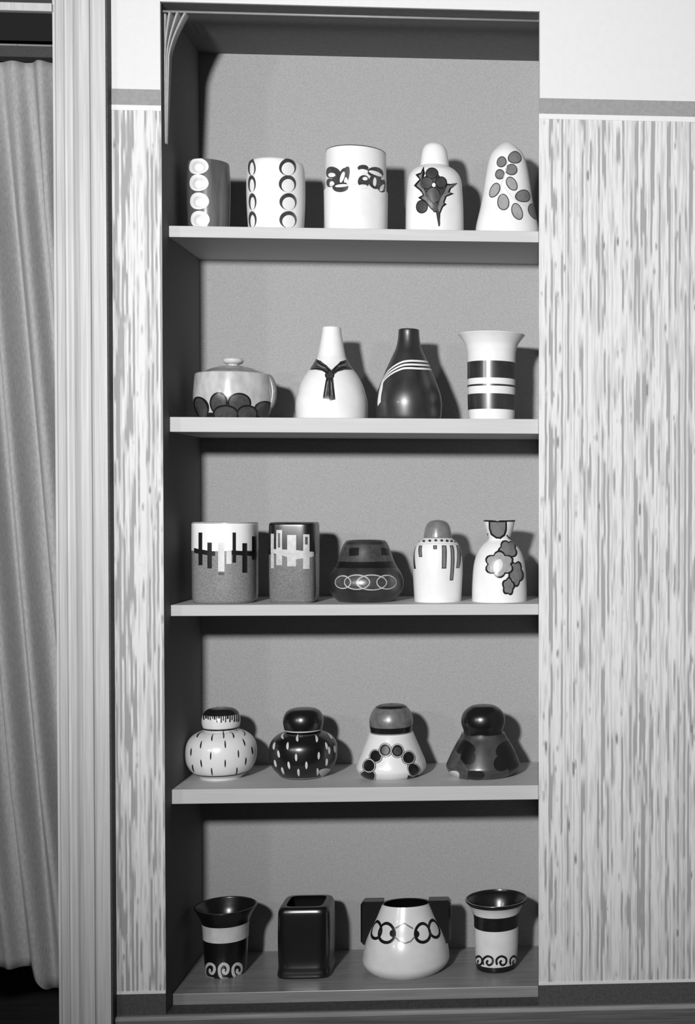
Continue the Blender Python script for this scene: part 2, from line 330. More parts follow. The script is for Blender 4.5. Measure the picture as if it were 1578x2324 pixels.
# ------------------------------------------------------------------ vessel outlines and painted decoration (millimetres, radians)
VESSELS = {
'lustre_vase': dict(shelf=1, x=-0.3349, y=0.15, parts=[
 ('body','lustre',4,2,[[45.2,0],[45.2,0],[47.2,28.2],[48.8,69.9],[49.3,123.5],[47.7,153.2],[46.7,164],[44.1,165.7]]),
 ], decor=[
 ('ellipse','painted_disc','white',1,-1,[-0.286,147.8,0.534,-1.7,-0.017,-18.9]),
 ('ellipse','painted_fill','pale',2,0,[-0.235,146.3,0.352,-0.8,0.007,-13.7]),
 ('ellipse','painted_center','white',3,0,[-0.204,143.7,0.235,-0.4,0.005,-8.9]),
 ('ellipse','painted_disc','white',1,-1,[-0.253,109.6,0.496,-1.2,-0.002,-19.3]),
 ('ellipse','painted_fill','pale',2,3,[-0.2,107.9,0.336,-0.5,-0.002,-13.5]),
 ('ellipse','painted_center','white',3,3,[-0.174,105.3,0.227,-0.3,-0.001,-8.8]),
 ('ellipse','painted_disc','white',1,-1,[-0.236,68,0.497,-1,-0.007,-19.2]),
 ('ellipse','painted_fill','pale',2,6,[-0.184,66.4,0.338,-0.4,-0.004,-13.4]),
 ('ellipse','painted_center','white',3,6,[-0.158,63.9,0.228,-0.2,-0.003,-8.7]),
 ('ellipse','painted_disc','white',1,-1,[-0.226,26.4,0.512,-0.9,-0.013,-19.1]),
 ('ellipse','painted_fill','pale',2,9,[-0.172,24.8,0.348,-0.4,-0.009,-13.3]),
 ('ellipse','painted_center','white',3,9,[-0.146,22.3,0.236,-0.2,-0.006,-8.7]),
 ]),
'white_disc_vase': dict(shelf=1, x=-0.1802, y=0.15, parts=[
 ('body','white',4,2,[[62.3,0],[62.3,0],[63.9,24.7],[66.4,72.5],[67,117.3],[65.4,150.1],[63.3,162],[60.3,166.8],[57.7,168.6]]),
 ], decor=[
 ('ellipse','painted_disc','dark',1,-1,[-0.801,148.2,0.247,-2.8,0.055,-20.4]),
 ('ellipse','painted_center','white',2,0,[-0.741,142.8,0.128,-1.3,0.023,-15.4]),
 ('ellipse','painted_disc','dark',1,-1,[-0.754,109.1,0.222,-2.3,0,-19.4]),
 ('ellipse','painted_center','white',2,2,[-0.718,104.2,0.121,-1.2,-0.002,-14.9]),
 ('ellipse','painted_disc','dark',1,-1,[-0.735,67.9,0.216,-2,-0.017,-19.1]),
 ('ellipse','painted_center','white',2,4,[-0.706,63.2,0.119,-1,-0.014,-14.7]),
 ('ellipse','painted_disc','dark',1,-1,[-0.793,27.7,0.247,-2.2,-0.029,-19]),
 ('ellipse','painted_center','white',2,6,[-0.758,22.9,0.133,-1.1,-0.021,-14.7]),
 ('ellipse','painted_disc','dark',1,-1,[0.623,148.1,0.327,3.5,-0.03,-20.4]),
 ('ellipse','painted_center','white',2,8,[0.619,143.2,0.239,2.5,-0.009,-15.3]),
 ('ellipse','painted_disc','dark',1,-1,[0.599,109.2,0.315,3.2,-0.002,-19.4]),
 ('ellipse','painted_center','white',2,10,[0.607,104.7,0.232,2.3,-0.001,-15]),
 ('ellipse','painted_disc','dark',1,-1,[0.627,68.5,0.322,3.1,0.004,-19.2]),
 ('ellipse','painted_center','white',2,12,[0.636,64,0.238,2.3,0.004,-14.8]),
 ('ellipse','painted_disc','dark',1,-1,[0.641,27.8,0.337,3,0.008,-19.2]),
 ('ellipse','painted_center','white',2,14,[0.652,23.4,0.249,2.2,0.006,-14.8]),
 ]),
'white_banded_jar': dict(shelf=1, x=0.0041, y=0.155, parts=[
 ('body','white',4,2,[[72.5,0],[72.5,0],[73,28.6],[73.8,97.7],[73.4,105.2],[71.2,109.7],[70.6,115.7],[70.4,154.7],[69.9,187.7],[68.9,197.3],[66.8,199.1]]),
 ], decor=[
 ('ring','rim_line','dark',1,-1,[196.83,199.09]),
 ('ellipse','painted_leaf','dark',1,-1,[-0.767,138.7,0.388,-4.5,0,-13.6]),
 ('ellipse','painted_leaf','dark',1,-1,[-0.385,102.5,0.286,-1.5,0.012,-12.7]),
 ('ellipse','painted_leaf','dark',1,-1,[-0.275,124.2,0.172,-4.3,-0.092,-21]),
 ('ellipse','painted_leaf','dark',1,-1,[-0.844,115.5,0.264,-3.2,0.032,-10.7]),
 ('ellipse','painted_leaf','dark',1,-1,[-0.125,134.2,0.059,-0.4,-0.018,-14]),
 ('ellipse','painted_leaf','dark',1,-1,[-0.494,121,0.241,-1.8,0.016,-15.8]),
 ('ellipse','painted_highlight','white',2,-1,[-0.76,132.9,0.192,-2.1,-0,-5]),
 ('ellipse','painted_highlight','white',2,-1,[-0.314,124.4,0.065,-1.6,-0.063,-12.3]),
 ('ellipse','painted_highlight','white',2,-1,[-0.736,111.8,0.113,-4,-0.05,-5.3]),
 ('ellipse','painted_highlight','white',2,-1,[-0.166,115.9,0.041,0.7,0.034,-8.2]),
 ('ellipse','painted_highlight','white',2,-1,[-0.331,104.3,0.221,0.3,0.01,-3.4]),
 ('ellipse','painted_leaf','dark',1,-1,[0.363,146.8,0.179,1.3,-0,-7.1]),
 ('ellipse','painted_leaf','dark',1,-1,[0.853,141.6,0.351,0.2,-0.06,-12.8]),
 ('ellipse','painted_leaf','dark',1,-1,[0.382,116.1,0.192,1.5,-0.006,-14.5]),
 ('ellipse','painted_leaf','dark',1,-1,[0.818,120.8,0.269,3.6,-0.019,-18.8]),
 ('ellipse','painted_leaf','dark',1,-1,[1.133,114.5,0.254,2.5,-0.098,-16.3]),
 ('ellipse','painted_leaf','dark',1,-1,[-0.205,131.4,0.093,-1.9,-0.068,-16.9]),
 ('ellipse','painted_leaf','dark',1,-1,[-0.238,104.9,0.067,-1.9,-0.045,-10.2]),
 ('ellipse','painted_highlight','white',2,-1,[0.376,139.2,0.151,-0.7,-0.012,-4.7]),
 ('ellipse','painted_highlight','white',2,-1,[0.843,139.2,0.291,-2.1,-0.031,-4.5]),
 ('ellipse','painted_highlight','white',2,-1,[0.339,103,0.153,1.8,0.002,-4.9]),
 ('ellipse','painted_highlight','white',2,-1,[0.773,118.5,0.068,0.9,-0.01,-10.9]),
 ('ellipse','painted_highlight','white',2,-1,[0.427,122.6,0.086,0.7,-0,-4.1]),
 ('ellipse','painted_highlight','white',2,-1,[1.109,110,0.087,-0.7,-0.146,-10.2]),
 ('ellipse','painted_highlight','white',2,-1,[-0.204,117.6,0.038,-0.8,-0.025,-6.2]),
 ]),
'thistle_flask': dict(shelf=1, x=0.188, y=0.15, parts=[
 ('body','white',0,2,[[68,0],[68,0],[67,70.7],[64.9,108.4],[62.8,133.5],[57.1,149.2],[47.7,159.3],[37.4,164.9],[34.3,166.8],[34.3,166.8],[32.2,169.6]]),
 ('lid','white',0,2,[[33.7,166.8],[33.7,169.6],[32.2,183.7],[30.1,197.8],[27,208.8],[21.8,216.6],[12.5,222],[0,223.9]]),
 ], decor=[
 ('poly','painted_leaf','black',1,-1,[[-0.412,156.5],[-0.459,139.8],[-0.703,136.8],[-0.49,124],[-0.744,111.4],[-0.475,98.6],[-0.322,87.2],[-0.532,81.5],[-0.269,70.9],[-0.038,52.1],[0.143,47.5],[0.021,68.2],[-0.147,86.8],[-0.3,105.9],[-0.357,121.7],[-0.277,137.3]]),
 ('poly','painted_fill','mid',2,0,[[-0.382,144.4],[-0.427,136.3],[-0.55,133.6],[-0.422,122.6],[-0.612,110.2],[-0.41,99.5],[-0.272,85.5],[-0.402,80.1],[-0.231,73],[-0.016,55.8],[0.075,52.2],[-0.039,68.1],[-0.205,86.9],[-0.351,106.1],[-0.411,122]]),
 ('poly','painted_leaf','black',1,-1,[[1.04,122.9],[0.657,115.7],[0.493,115.7],[0.359,94.4],[0.167,74.8],[0.098,56],[0.201,14.7],[0.247,14.9],[0.267,44.3],[0.362,59.7],[0.5,67.5],[0.411,69.9],[0.494,84.5],[0.816,95],[0.627,96],[0.679,105]]),
 ('poly','painted_fill','mid',2,2,[[0.879,117.7],[0.655,112.6],[0.528,111.3],[0.407,93.2],[0.223,73.4],[0.157,56.2],[0.221,37.9],[0.23,45.7],[0.315,60.6],[0.401,67.3],[0.363,70.2],[0.444,85.7],[0.67,94],[0.551,95.3],[0.611,105.2]]),
 ('ellipse','painted_petal','dark',1,-1,[0.002,103.1,0.397,0.4,0.003,-37]),
 ('ellipse','painted_petal','black',2,-1,[-0.026,137.5,0.241,0.2,0.007,-14]),
 ('ellipse','painted_fill','dark',3,5,[-0.025,137.3,0.205,0.2,0.005,-11.6]),
 ('ellipse','painted_petal','black',2,-1,[-0.218,114.6,0.262,-0.6,0.005,-15]),
 ('ellipse','painted_fill','dark',3,7,[-0.216,114.6,0.226,-0.5,0.004,-12.8]),
 ('ellipse','painted_petal','black',2,-1,[0.31,116.2,0.218,1.3,-0.004,-14.4]),
 ('ellipse','painted_fill','dark',3,9,[0.309,116.1,0.182,1.1,-0.003,-12.2]),
 ('ellipse','painted_petal','black',2,-1,[-0.379,59.8,0.227,-1,0.002,-15.5]),
 ('ellipse','painted_fill','dark',3,11,[-0.377,59.7,0.19,-0.9,0.002,-13.3]),
 ('ellipse','painted_petal','black',2,-1,[0.019,85.5,0.262,0.4,0.001,-19.3]),
 ('ellipse','painted_fill','smoke',3,13,[0.02,85.5,0.228,0.3,0,-17.1]),
 ('ellipse','painted_petal','black',2,-1,[0.085,59.1,0.109,0.3,-0,-13]),
 ('ellipse','painted_fill','dark',3,15,[0.085,59.1,0.077,0.2,-0,-10.8]),
 ('curve','painted_stem','dark',3,-1,[[-0.255,93.2],[-0.016,68.2],[0.166,53.1],[0.22,28.7],[0.22,16.3]],4.4),
 ('curve','painted_stem','dark',3,-1,[[0.464,107.7],[0.261,81.4],[0.167,59.3]],3.8),
 ('ellipse','painted_center','white',4,-1,[0.048,109.3,0.061,0.1,0,-4.7]),
 ]),
'berry_bell_vase': dict(shelf=1, x=0.3587, y=0.15, parts=[
 ('body','white',0,2,[[76,0],[76,0],[74,27.8],[63.5,73.5],[57.8,105],[53.1,136.5],[49,161.7],[43.8,183.8],[37.5,199.5],[29.2,210.5],[18.8,220],[9.4,226.2],[0,228.4]]),
 ], decor=[
 ('ellipse','painted_berry','dark',1,-1,[0.458,183.3,0.417,2.6,-0.053,-16.1]),
 ('ellipse','painted_fill','mid',2,0,[0.446,183,0.352,2.1,-0.043,-13.6]),
 ('ellipse','painted_berry','dark',1,-1,[-0.271,170.6,0.244,-4.7,-0.081,-12.8]),
 ('ellipse','painted_fill','mid',2,2,[-0.269,170.5,0.195,-3.8,-0.067,-10.7]),
 ('ellipse','painted_berry','dark',1,-1,[0.213,152,0.286,1.1,-0.009,-13.9]),
 ('ellipse','painted_fill','mid',2,4,[0.211,151.9,0.24,0.9,-0.007,-11.7]),
 ('ellipse','painted_berry','dark',1,-1,[-0.32,140.5,0.23,-0.8,0.013,-12.6]),
 ('ellipse','painted_fill','mid',2,6,[-0.318,140.4,0.184,-0.6,0.011,-10.3]),
 ('ellipse','painted_berry','dark',1,-1,[-0.517,103.3,0.213,-6.7,-0.149,-16.1]),
 ('ellipse','painted_fill','soft',2,8,[-0.514,103.2,0.171,-5.4,-0.131,-14.2]),
 ('ellipse','painted_berry','dark',1,-1,[0.203,118.2,0.187,7.2,0.164,-14.9]),
 ('ellipse','painted_fill','soft',2,10,[0.202,118.1,0.152,5.8,0.144,-13.1]),
 ('ellipse','painted_berry','dark',1,-1,[-0.131,73.5,0.222,1.1,0.037,-20.1]),
 ('ellipse','painted_fill','soft',2,12,[-0.13,73.4,0.187,0.9,0.033,-17.8]),
 ('ellipse','painted_berry','dark',1,-1,[0.714,92.5,0.404,4.1,-0.036,-15.7]),
 ('ellipse','painted_fill','mid',2,14,[0.702,92.2,0.34,3.4,-0.031,-13.4]),
 ('ellipse','painted_berry','dark',1,-1,[0.357,52.1,0.189,5.7,0.085,-19.5]),
 ('ellipse','painted_fill','soft',2,16,[0.355,52.1,0.155,4.7,0.076,-17.5]),
 ('ellipse','painted_berry','dark',1,-1,[1.183,61.3,0.356,9.5,0.13,-16.7]),
 ('ellipse','painted_fill','mid',2,18,[1.193,61.4,0.331,8.4,0.113,-14.8]),
 ('curve','painted_stem','pale',1,-1,[[0.036,175.1],[-0.027,155.4],[-0.112,136],[-0.244,113.8],[-0.2,91.2]],1.9),
 ('curve','painted_stem','pale',1,-1,[[-0.103,110.4],[0.161,88.2],[0.461,73.8],[0.805,67.4]],1.9),
 ]),
'covered_bowl': dict(shelf=2, x=-0.2824, y=0.16, parts=[
 ('body','stone',0,2,[[68.2,0],[68.2,0],[76.5,3.5],[85.8,24.6],[90.5,48.7],[88.9,78.7],[86.9,99.8],[85.8,105.8],[82.7,107.6],[82.7,107.6],[20.7,107.6]]),
 ('lid','stonedark',0,2,[[69.3,107],[68.2,109.4],[56.9,116.3],[41.4,122.3],[22.7,126.2],[0,127.4]]),
 ('knob','pale',0,2,[[13.4,125.6],[12.4,129.2],[18.6,132.3],[22.7,135.9],[23.8,140.4],[18.6,144.3],[0,145.8]]),
 ], decor=[
 ('ring','glaze_band','black',0,-1,[0.6,12.69]),
 ('ellipse','painted_petal','black',1,-1,[-0.164,32.6,0.243,-0.1,-0.031,-25.9]),
 ('ellipse','painted_fill','smoke',2,1,[-0.159,32.6,0.197,-0.1,-0.026,-22.1]),
 ('ellipse','painted_petal','black',1,-1,[0.378,33.3,0.303,0.9,0.009,-24.3]),
 ('ellipse','painted_fill','smoke',2,3,[0.376,33.3,0.259,0.8,0.008,-20.5]),
 ('ellipse','painted_petal','black',1,-1,[-0.875,25,0.437,4,0.022,-24.8]),
 ('ellipse','painted_fill','smoke',2,5,[-0.794,24.5,0.275,3.4,0.051,-21.4]),
 ('ellipse','painted_petal','black',1,-1,[1.259,21.8,0.477,-5.6,-0.052,-20.7]),
 ('ellipse','painted_fill','dark',2,7,[1.224,21.6,0.384,-4.5,-0.056,-17.2]),
 ('ellipse','painted_petal','black',3,-1,[-0.006,7.5,0.369,0.1,-0.025,-22.3]),
 ('ellipse','painted_fill','smoke',4,9,[-0.005,7.4,0.318,0.1,-0.024,-18.6]),
 ('ellipse','painted_petal','black',3,-1,[0.624,9.2,0.323,1.1,0.045,-21.8]),
 ('ellipse','painted_fill','smoke',4,11,[0.622,9.2,0.269,0.9,0.043,-18]),
 ('ellipse','painted_petal','black',3,-1,[-1.283,14.8,0.107,2.7,0.006,-17.2]),
 ('ellipse','painted_fill','dark',4,13,[-1.36,15.2,0.002,2.2,-0.031,-13.3]),
 ]),
'scarf_bottle': dict(shelf=2, x=-0.0533, y=0.155, parts=[
 ('body','white',4,2,[[79.9,0],[79.9,0],[82.5,9.1],[83.5,31.8],[82,49.9],[78.8,62],[74.7,77],[68.5,92.1],[60.2,107.2],[51.3,119.3],[42.5,131.3],[35.8,143.4],[32.2,152.4],[26.5,182.5],[22.8,203.6],[21.3,217.2],[19.7,218.7]]),
 ], decor=[
 ('poly','painted_scarf','dark',1,-1,[[-1.341,145.2],[-0.522,136.5],[-0.094,124.9],[0.139,113.2],[0.085,102.7],[-0.034,104.2],[-0.233,111.2],[-0.573,115],[-0.993,115.3],[-1.334,131.4]]),
 ('poly','painted_scarf','dark',1,-1,[[1.507,144.9],[0.654,135.7],[0.303,122.1],[0.139,113.2],[0.185,99.7],[0.379,109.5],[0.69,115.3],[1.475,119.8],[1.643,133.5]]),
 ('ellipse','painted_knot','black',2,-1,[0.075,101.2,0.164,0.2,0.007,-10.6]),
 ('ellipse','painted_fill','dark',3,2,[0.076,101.2,0.132,0.1,0.006,-8.4]),
 ('poly','painted_tail','dark',1,-1,[[-0.033,94.8],[0.089,93.4],[0.082,43.5],[-0.095,45.8]]),
 ('poly','painted_tail','dark',1,-1,[[0.089,93.4],[0.197,95.1],[0.246,43.8],[0.1,40.6]]),
 ('curve','painted_line','black',3,-1,[[-0.06,47.8],[-0.036,70.4],[0.006,91.7]],2.7),
 ('curve','painted_line','black',3,-1,[[0.093,43.5],[0.089,67.5],[0.09,91.8]],2.7),
 ('curve','painted_line','black',3,-1,[[0.218,46.7],[0.179,70.6],[0.141,91.9]],2.7),
 ('curve','painted_line','black',3,-1,[[-0.861,116.9],[-0.317,115.4],[0.037,104.2]],2.7),
 ('curve','painted_line','black',3,-1,[[1.32,121.4],[0.665,120],[0.202,107.6]],2.7),
 ('curve','painted_line','black',3,-1,[[-0.975,140.8],[-0.173,121.7],[0.105,109]],2.7),
 ('curve','painted_line','black',3,-1,[[1.223,140.8],[0.518,127.4],[0.179,110.7]],2.7),
 ('line','painted_line','mid',3,-1,[[-0.025,52.3],[0.023,85.6]],2.4),
 ('line','painted_line','mid',3,-1,[[0.162,52.5],[0.133,85.7]],2.4),
 ('line','painted_line','mid',3,-1,[[-0.707,129.1],[-0.093,116.9]],2.4),
 ('line','painted_line','mid',3,-1,[[1.068,131],[0.426,122.4]],2.4),
 ]),
'striped_dark_bottle': dict(shelf=2, x=0.1267, y=0.155, parts=[
 ('body','darkglaze',4,2,[[72.9,0],[72.9,0],[75.5,8.7],[77.6,33],[77.1,48.1],[74.5,63.3],[69.8,78.4],[64,93.5],[57.8,108.7],[51.5,123.8],[44.8,138.9],[38,154.1],[31.2,169.2],[27.1,184.3],[25,199.4],[24.2,213],[22.4,216]]),
 ], decor=[
 ('curve','painted_stripe','white',1,-1,[[1.615,138.9],[0.645,137.7],[0.16,137.2],[-0.193,134.6],[-0.506,128.1],[-0.789,119.1],[-1.015,108.3],[-1.147,96.7],[-1.086,78.1],[-1.037,56.6],[-1.045,32.7]],4.6),
 ('curve','painted_stripe','white',1,-1,[[1.611,130.2],[0.593,128.6],[0.154,128.3],[-0.171,126.4],[-0.462,120.4],[-0.729,112.1],[-0.938,102.6],[-1.064,91.9],[-0.999,75],[-0.974,54.6],[-0.971,35.9]],4.6),
 ('curve','painted_stripe','white',1,-1,[[1.608,121.4],[0.553,119.4],[0.15,119.5],[-0.154,118.3],[-0.427,112.7],[-0.677,105.3],[-0.877,97],[-1.002,87.1],[-0.93,72],[-0.919,52.6],[-0.91,39.2]],4.6),
 ]),
'flared_band_beaker': dict(shelf=2, x=0.3211, y=0.155, parts=[
 ('body','white',4,2,[[51.8,0],[51.8,0],[54.4,13],[55.9,64.7],[56.5,125.5],[57,155.8],[58.5,168],[61.7,180.1],[68,190.8],[74.2,199],[78.9,204.4],[77.4,205.6]]),
 ], decor=[
 ('ring','glaze_band','darkglaze',1,-1,[99.48,138.84]),
 ('ring','glaze_band','darkglaze',1,-1,[80.69,84.87]),
 ('ring','glaze_band','darkglaze',1,-1,[26.71,62.79]),
 ]),
'bar_pattern_cylinder': dict(shelf=3, x=-0.2978, y=0.14, parts=[
 ('body','speckle',4,2.6,[[64.9,0],[64.9,0],[69,3],[72.1,13.7],[72.6,65.5],[72.6,124.3],[72.1,180],[71.6,185.3],[69,186.5]]),
 ], decor=[
 ('ring','glaze_band','white',1,-1,[121.6,186.5]),
 ('poly','painted_bar','black',2,-1,[[-0.613,163.8],[-0.478,163.9],[-0.48,89.3],[-0.614,89.1]]),
 ('poly','painted_bar','black',2,-1,[[-0.316,141.1],[-0.179,141.1],[-0.182,82.3],[-0.318,82.3]]),
 ('poly','painted_bar','black',2,-1,[[0.437,164],[0.534,163.9],[0.529,94.9],[0.432,95.1]]),
 ('poly','painted_bar','black',2,-1,[[0.719,139.3],[0.881,139],[0.875,71],[0.714,71.5]]),
 ('poly','painted_bar','black',2,-1,[[1.1,154.5],[1.489,153.8],[1.462,99.6],[1.089,100.8]]),
 ('poly','painted_bar','black',3,-1,[[-0.814,128.5],[-0.083,120.5],[-0.084,110.2],[-0.814,117.5]]),
 ('poly','painted_bar','black',3,-1,[[0.405,123.2],[1.576,116.6],[1.572,106],[0.405,113.5]]),
 ('poly','painted_bar','pale',2,-1,[[0.015,141.1],[0.206,141.1],[0.202,75.1],[0.011,75.2]]),  # central pale bar is glare painted onto the glaze
 ('poly','painted_bar','pale',2,-1,[[0.26,121],[0.405,120.9],[0.404,92.2],[0.259,92.3]]),
 ('poly','painted_bar','dark',2,-1,[[0.019,72.9],[0.194,72.8],[0.194,67.1],[0.018,67.1]]),
 ]),
'bar_pattern_square_vase': dict(shelf=3, x=-0.1384, y=0.14, parts=[
 ('body','speckledark',4,5,[[48.6,0],[48.6,0],[50.6,3],[52.7,11.2],[53.7,65.3],[53.7,139],[52.7,177.2],[51.7,184.6],[49.6,186.1]]),
 ], decor=[
 ('ring','glaze_band','black',1,-1,[113.05,186.07]),
 ('poly','painted_bar','soft2',2,-1,[[-0.737,160.7],[-0.616,160.7],[-0.613,81.2],[-0.733,81]]),
 ('poly','painted_bar','soft2',2,-1,[[-0.534,169.4],[-0.327,169.5],[-0.324,88.5],[-0.529,88.4]]),
 ('poly','painted_bar','soft2',2,-1,[[-0.122,157.9],[0.246,157.9],[0.242,85.5],[-0.124,85.6]]),
 ('poly','painted_bar','soft2',2,-1,[[0.503,159.4],[0.714,159.3],[0.706,79.5],[0.496,79.7]]),
 ('poly','painted_bar','soft2',3,-1,[[-0.729,125.9],[0.244,123.2],[0.905,118.3],[0.904,108.1],[0.243,101.5],[-0.729,117.2]]),
 ('poly','painted_bar','dark',4,-1,[[0.565,153.6],[0.648,153.5],[0.645,136.1],[0.562,136.2]]),
 ('poly','painted_bar','dark',4,-1,[[-0.474,162.2],[-0.396,162.2],[-0.393,129],[-0.47,129]]),
 ]),
'low_dark_vase': dict(shelf=3, x=0.0253, y=0.155, parts=[
 ('body','darkglaze',5,2,[[60.4,0],[60.4,0],[66.7,3],[79.2,16.1],[87,30.8],[88,48.3],[82.3,65.8],[73.5,79.8],[67.2,90.3],[60.4,107.8],[54.7,125.3],[49.5,137.5],[45.3,142.8],[40.6,144.2]]),
 ], decor=[
 ('ring','glaze_band','smoke',1,-1,[95.25,134.57]),
 ('ring','glaze_band','black',1,-1,[81.21,95.25]),
 ('poly','painted_bar','black',2,-1,[[-0.625,126.1],[-0.16,128.5],[-0.147,110.1],[-0.566,108.4]]),
 ('poly','painted_bar','black',2,-1,[[0.804,126.5],[1.38,124.9],[1.239,108.5],[0.767,110.1]]),
 ('ellipse','painted_petal','smoke',1,-1,[-0.529,49.3,0.255,0.6,0.021,-14.2]),
 ('loop','painted_outline','soft2',2,4,[-0.529,49.3,0.255,0.6,0.021,-14.2],2.5),
 ('ellipse','painted_petal','smoke',1,-1,[-0.116,49.8,0.34,0.1,0.008,-16.2]),
 ('loop','painted_outline','soft2',2,6,[-0.116,49.8,0.34,0.1,0.008,-16.2],2.5),
 ('ellipse','painted_petal','smoke',1,-1,[0.289,48.8,0.397,-0.6,-0.005,-16.9]),
 ('loop','painted_outline','soft2',2,8,[0.289,48.8,0.397,-0.6,-0.005,-16.9],2.5),
 ('ellipse','painted_petal','smoke',1,-1,[0.718,48.5,0.309,-1.1,-0.018,-15.6]),
 ('loop','painted_outline','soft2',2,10,[0.718,48.5,0.309,-1.1,-0.018,-15.6],2.5),
 ]),
'domed_bar_jar': dict(shelf=3, x=0.1944, y=0.15, parts=[
 ('body','white',0,2,[[52.7,0],[52.7,0],[54.8,3],[56.9,37.7],[58.5,72.8],[57.4,100.9],[54.3,121.9],[49.6,133.1],[43.3,141.2],[35.5,147.1],[32.4,149.9],[32.4,149.9],[12.5,150.6]]),
 ('lid','mid',0,2,[[32.9,149.2],[32.9,153.4],[31.3,163.9],[28.2,176.2],[23,185],[14.6,190.2],[0,192.7]]),
 ], decor=[
 ('poly','painted_bar','dark',1,-1,[[-1.498,129.7],[-1.294,130.1],[-0.951,78.1],[-1.147,77.6]]),
 ('poly','painted_bar','dark',1,-1,[[-0.964,132.3],[-0.716,132.6],[-0.597,106.3],[-0.782,106]]),
 ('poly','painted_fill','mid',2,-1,[[-0.856,130.4],[-0.751,130.5],[-0.648,108.3],[-0.732,108.2]]),
 ('poly','painted_bar','dark',1,-1,[[-0.138,133.3],[0.036,133.3],[0.039,124.5],[-0.121,124.5]]),
 ('poly','painted_fill','mid',2,-1,[[-0.092,131.3],[-0.003,131.3],[-0,126.5],[-0.085,126.5]]),
 ('poly','painted_bar','dark',1,-1,[[0.258,133.2],[0.475,133.1],[0.41,79.6],[0.229,79.8]]),
 ('poly','painted_fill','mid',2,-1,[[0.295,131.2],[0.422,131.1],[0.373,81.7],[0.264,81.8]]),
 ('poly','painted_bar','dark',1,-1,[[0.655,133],[0.86,132.7],[0.728,51.4],[0.564,51.7]]),
 ('poly','painted_fill','mid',2,-1,[[0.689,130.9],[0.783,130.8],[0.682,53.6],[0.604,53.7]]),
 ('poly','painted_bar','dark',1,-1,[[1.081,132.5],[1.552,131.7],[1.092,79.3],[0.876,79.8]]),
 ('poly','painted_fill','mid',2,-1,[[1.122,130.3],[1.278,130.1],[1.027,81.6],[0.93,81.8]]),
 ('poly','painted_bar','dark',1,-1,[[1.461,123.8],[1.643,123.5],[1.433,106.4],[1.26,106.8]]),
 ('ellipse','painted_dash','dark',1,-1,[-1.419,141.6,0.118,0.1,0.079,-2.7]),
 ('ellipse','painted_dash','dark',1,-1,[-0.833,142.8,0.131,0.1,0.104,-2.6]),
 ('ellipse','painted_dash','dark',1,-1,[-0.405,143.8,0.096,0,0.046,-2.7]),
 ('ellipse','painted_dash','dark',1,-1,[-0.045,144.6,0.088,0,0.011,-2.7]),
 ('ellipse','painted_dash','dark',1,-1,[0.308,144.2,0.089,-0,-0.022,-2.7]),
 ('ellipse','painted_dash','dark',1,-1,[0.637,143.4,0.099,-0.1,-0.054,-2.7]),
 ('ellipse','painted_dash','dark',1,-1,[0.962,142.6,0.127,-0.1,-0.098,-2.6]),
 ('ellipse','painted_dash','dark',1,-1,[1.431,141.6,0.244,-0.3,-0.222,-2.5]),
 ('curve','painted_line','pale',1,-1,[[-1.491,133.2],[-0.591,136.4],[0.049,137.3],[0.643,136.4],[1.431,133.3]],1.4),
 ]),
'flower_flask': dict(shelf=3, x=0.3399, y=0.15, parts=[
 ('body','white',3.5,2,[[62.8,0],[62.8,0],[64.9,3],[64.4,37.4],[62.3,72.6],[59.2,93.7],[53.9,111.3],[47.6,123.6],[38.7,134.1],[30.4,141.2],[26.2,145.7],[25.7,150],[29.3,160.5],[33.5,174.6],[36.1,186.9],[37.2,191.4],[35.1,192.1]]),
 ], decor=[
 ('ring','rim_line','black',1,-1,[188.78,191.91]),
 ('poly','painted_petal','black',1,-1,[[-0.718,190.4],[0.507,190.5],[0.599,168.1],[0.516,155.8],[0.129,147.8],[-0.286,148.9],[-0.76,157.5],[-0.821,171.5]]),
 ('poly','painted_fill','mid',2,1,[[-0.589,187.6],[0.413,187.7],[0.442,169.9],[0.362,159.4],[0.059,152],[-0.243,153.4],[-0.558,160.4],[-0.639,172.2]]),
 ('curve','painted_line','black',1,-1,[[0.649,157.5],[1.032,150.3],[1.604,147.8]],2.8),
 ('curve','painted_line','black',1,-1,[[-1.055,160.8],[-1.536,153.5],[-1.51,150]],2.8),
 ('poly','painted_petal','black',1,-1,[[0.988,121.4],[0.965,116.4],[0.889,111.3],[0.78,107.4],[0.663,105.3],[0.556,105.2],[0.49,101.1],[0.406,98.1],[0.316,97.4],[0.236,99.2],[0.179,103],[0.152,107.9],[0.069,109.4],[-0.005,112.4],[-0.051,117],[-0.052,122.2],[-0.005,126.7],[0.083,129.9],[0.087,134.9],[0.147,139.7],[0.291,143.4],[0.494,144.7],[0.688,143.7],[0.785,140.8],[1.109,142.2],[1.635,141.8],[1.627,139.4],[1.623,135],[1.177,130.2],[0.963,125.4]]),
 ('poly','painted_fill','mid',2,5,[[0.864,121.5],[0.851,117.4],[0.796,113.2],[0.712,109.9],[0.618,108.2],[0.532,108.1],[0.476,104.7],[0.406,102.2],[0.331,101.6],[0.264,103.1],[0.217,106.3],[0.195,110.3],[0.127,111.5],[0.066,114.1],[0.031,117.9],[0.034,122.2],[0.077,125.9],[0.151,128.6],[0.161,132.7],[0.213,136.7],[0.327,139.7],[0.477,140.8],[0.607,140],[0.668,137.6],[0.859,138.8],[1.061,138.7],[1.147,136.6],[1.087,133.1],[0.964,128.9],[0.841,124.9]]),
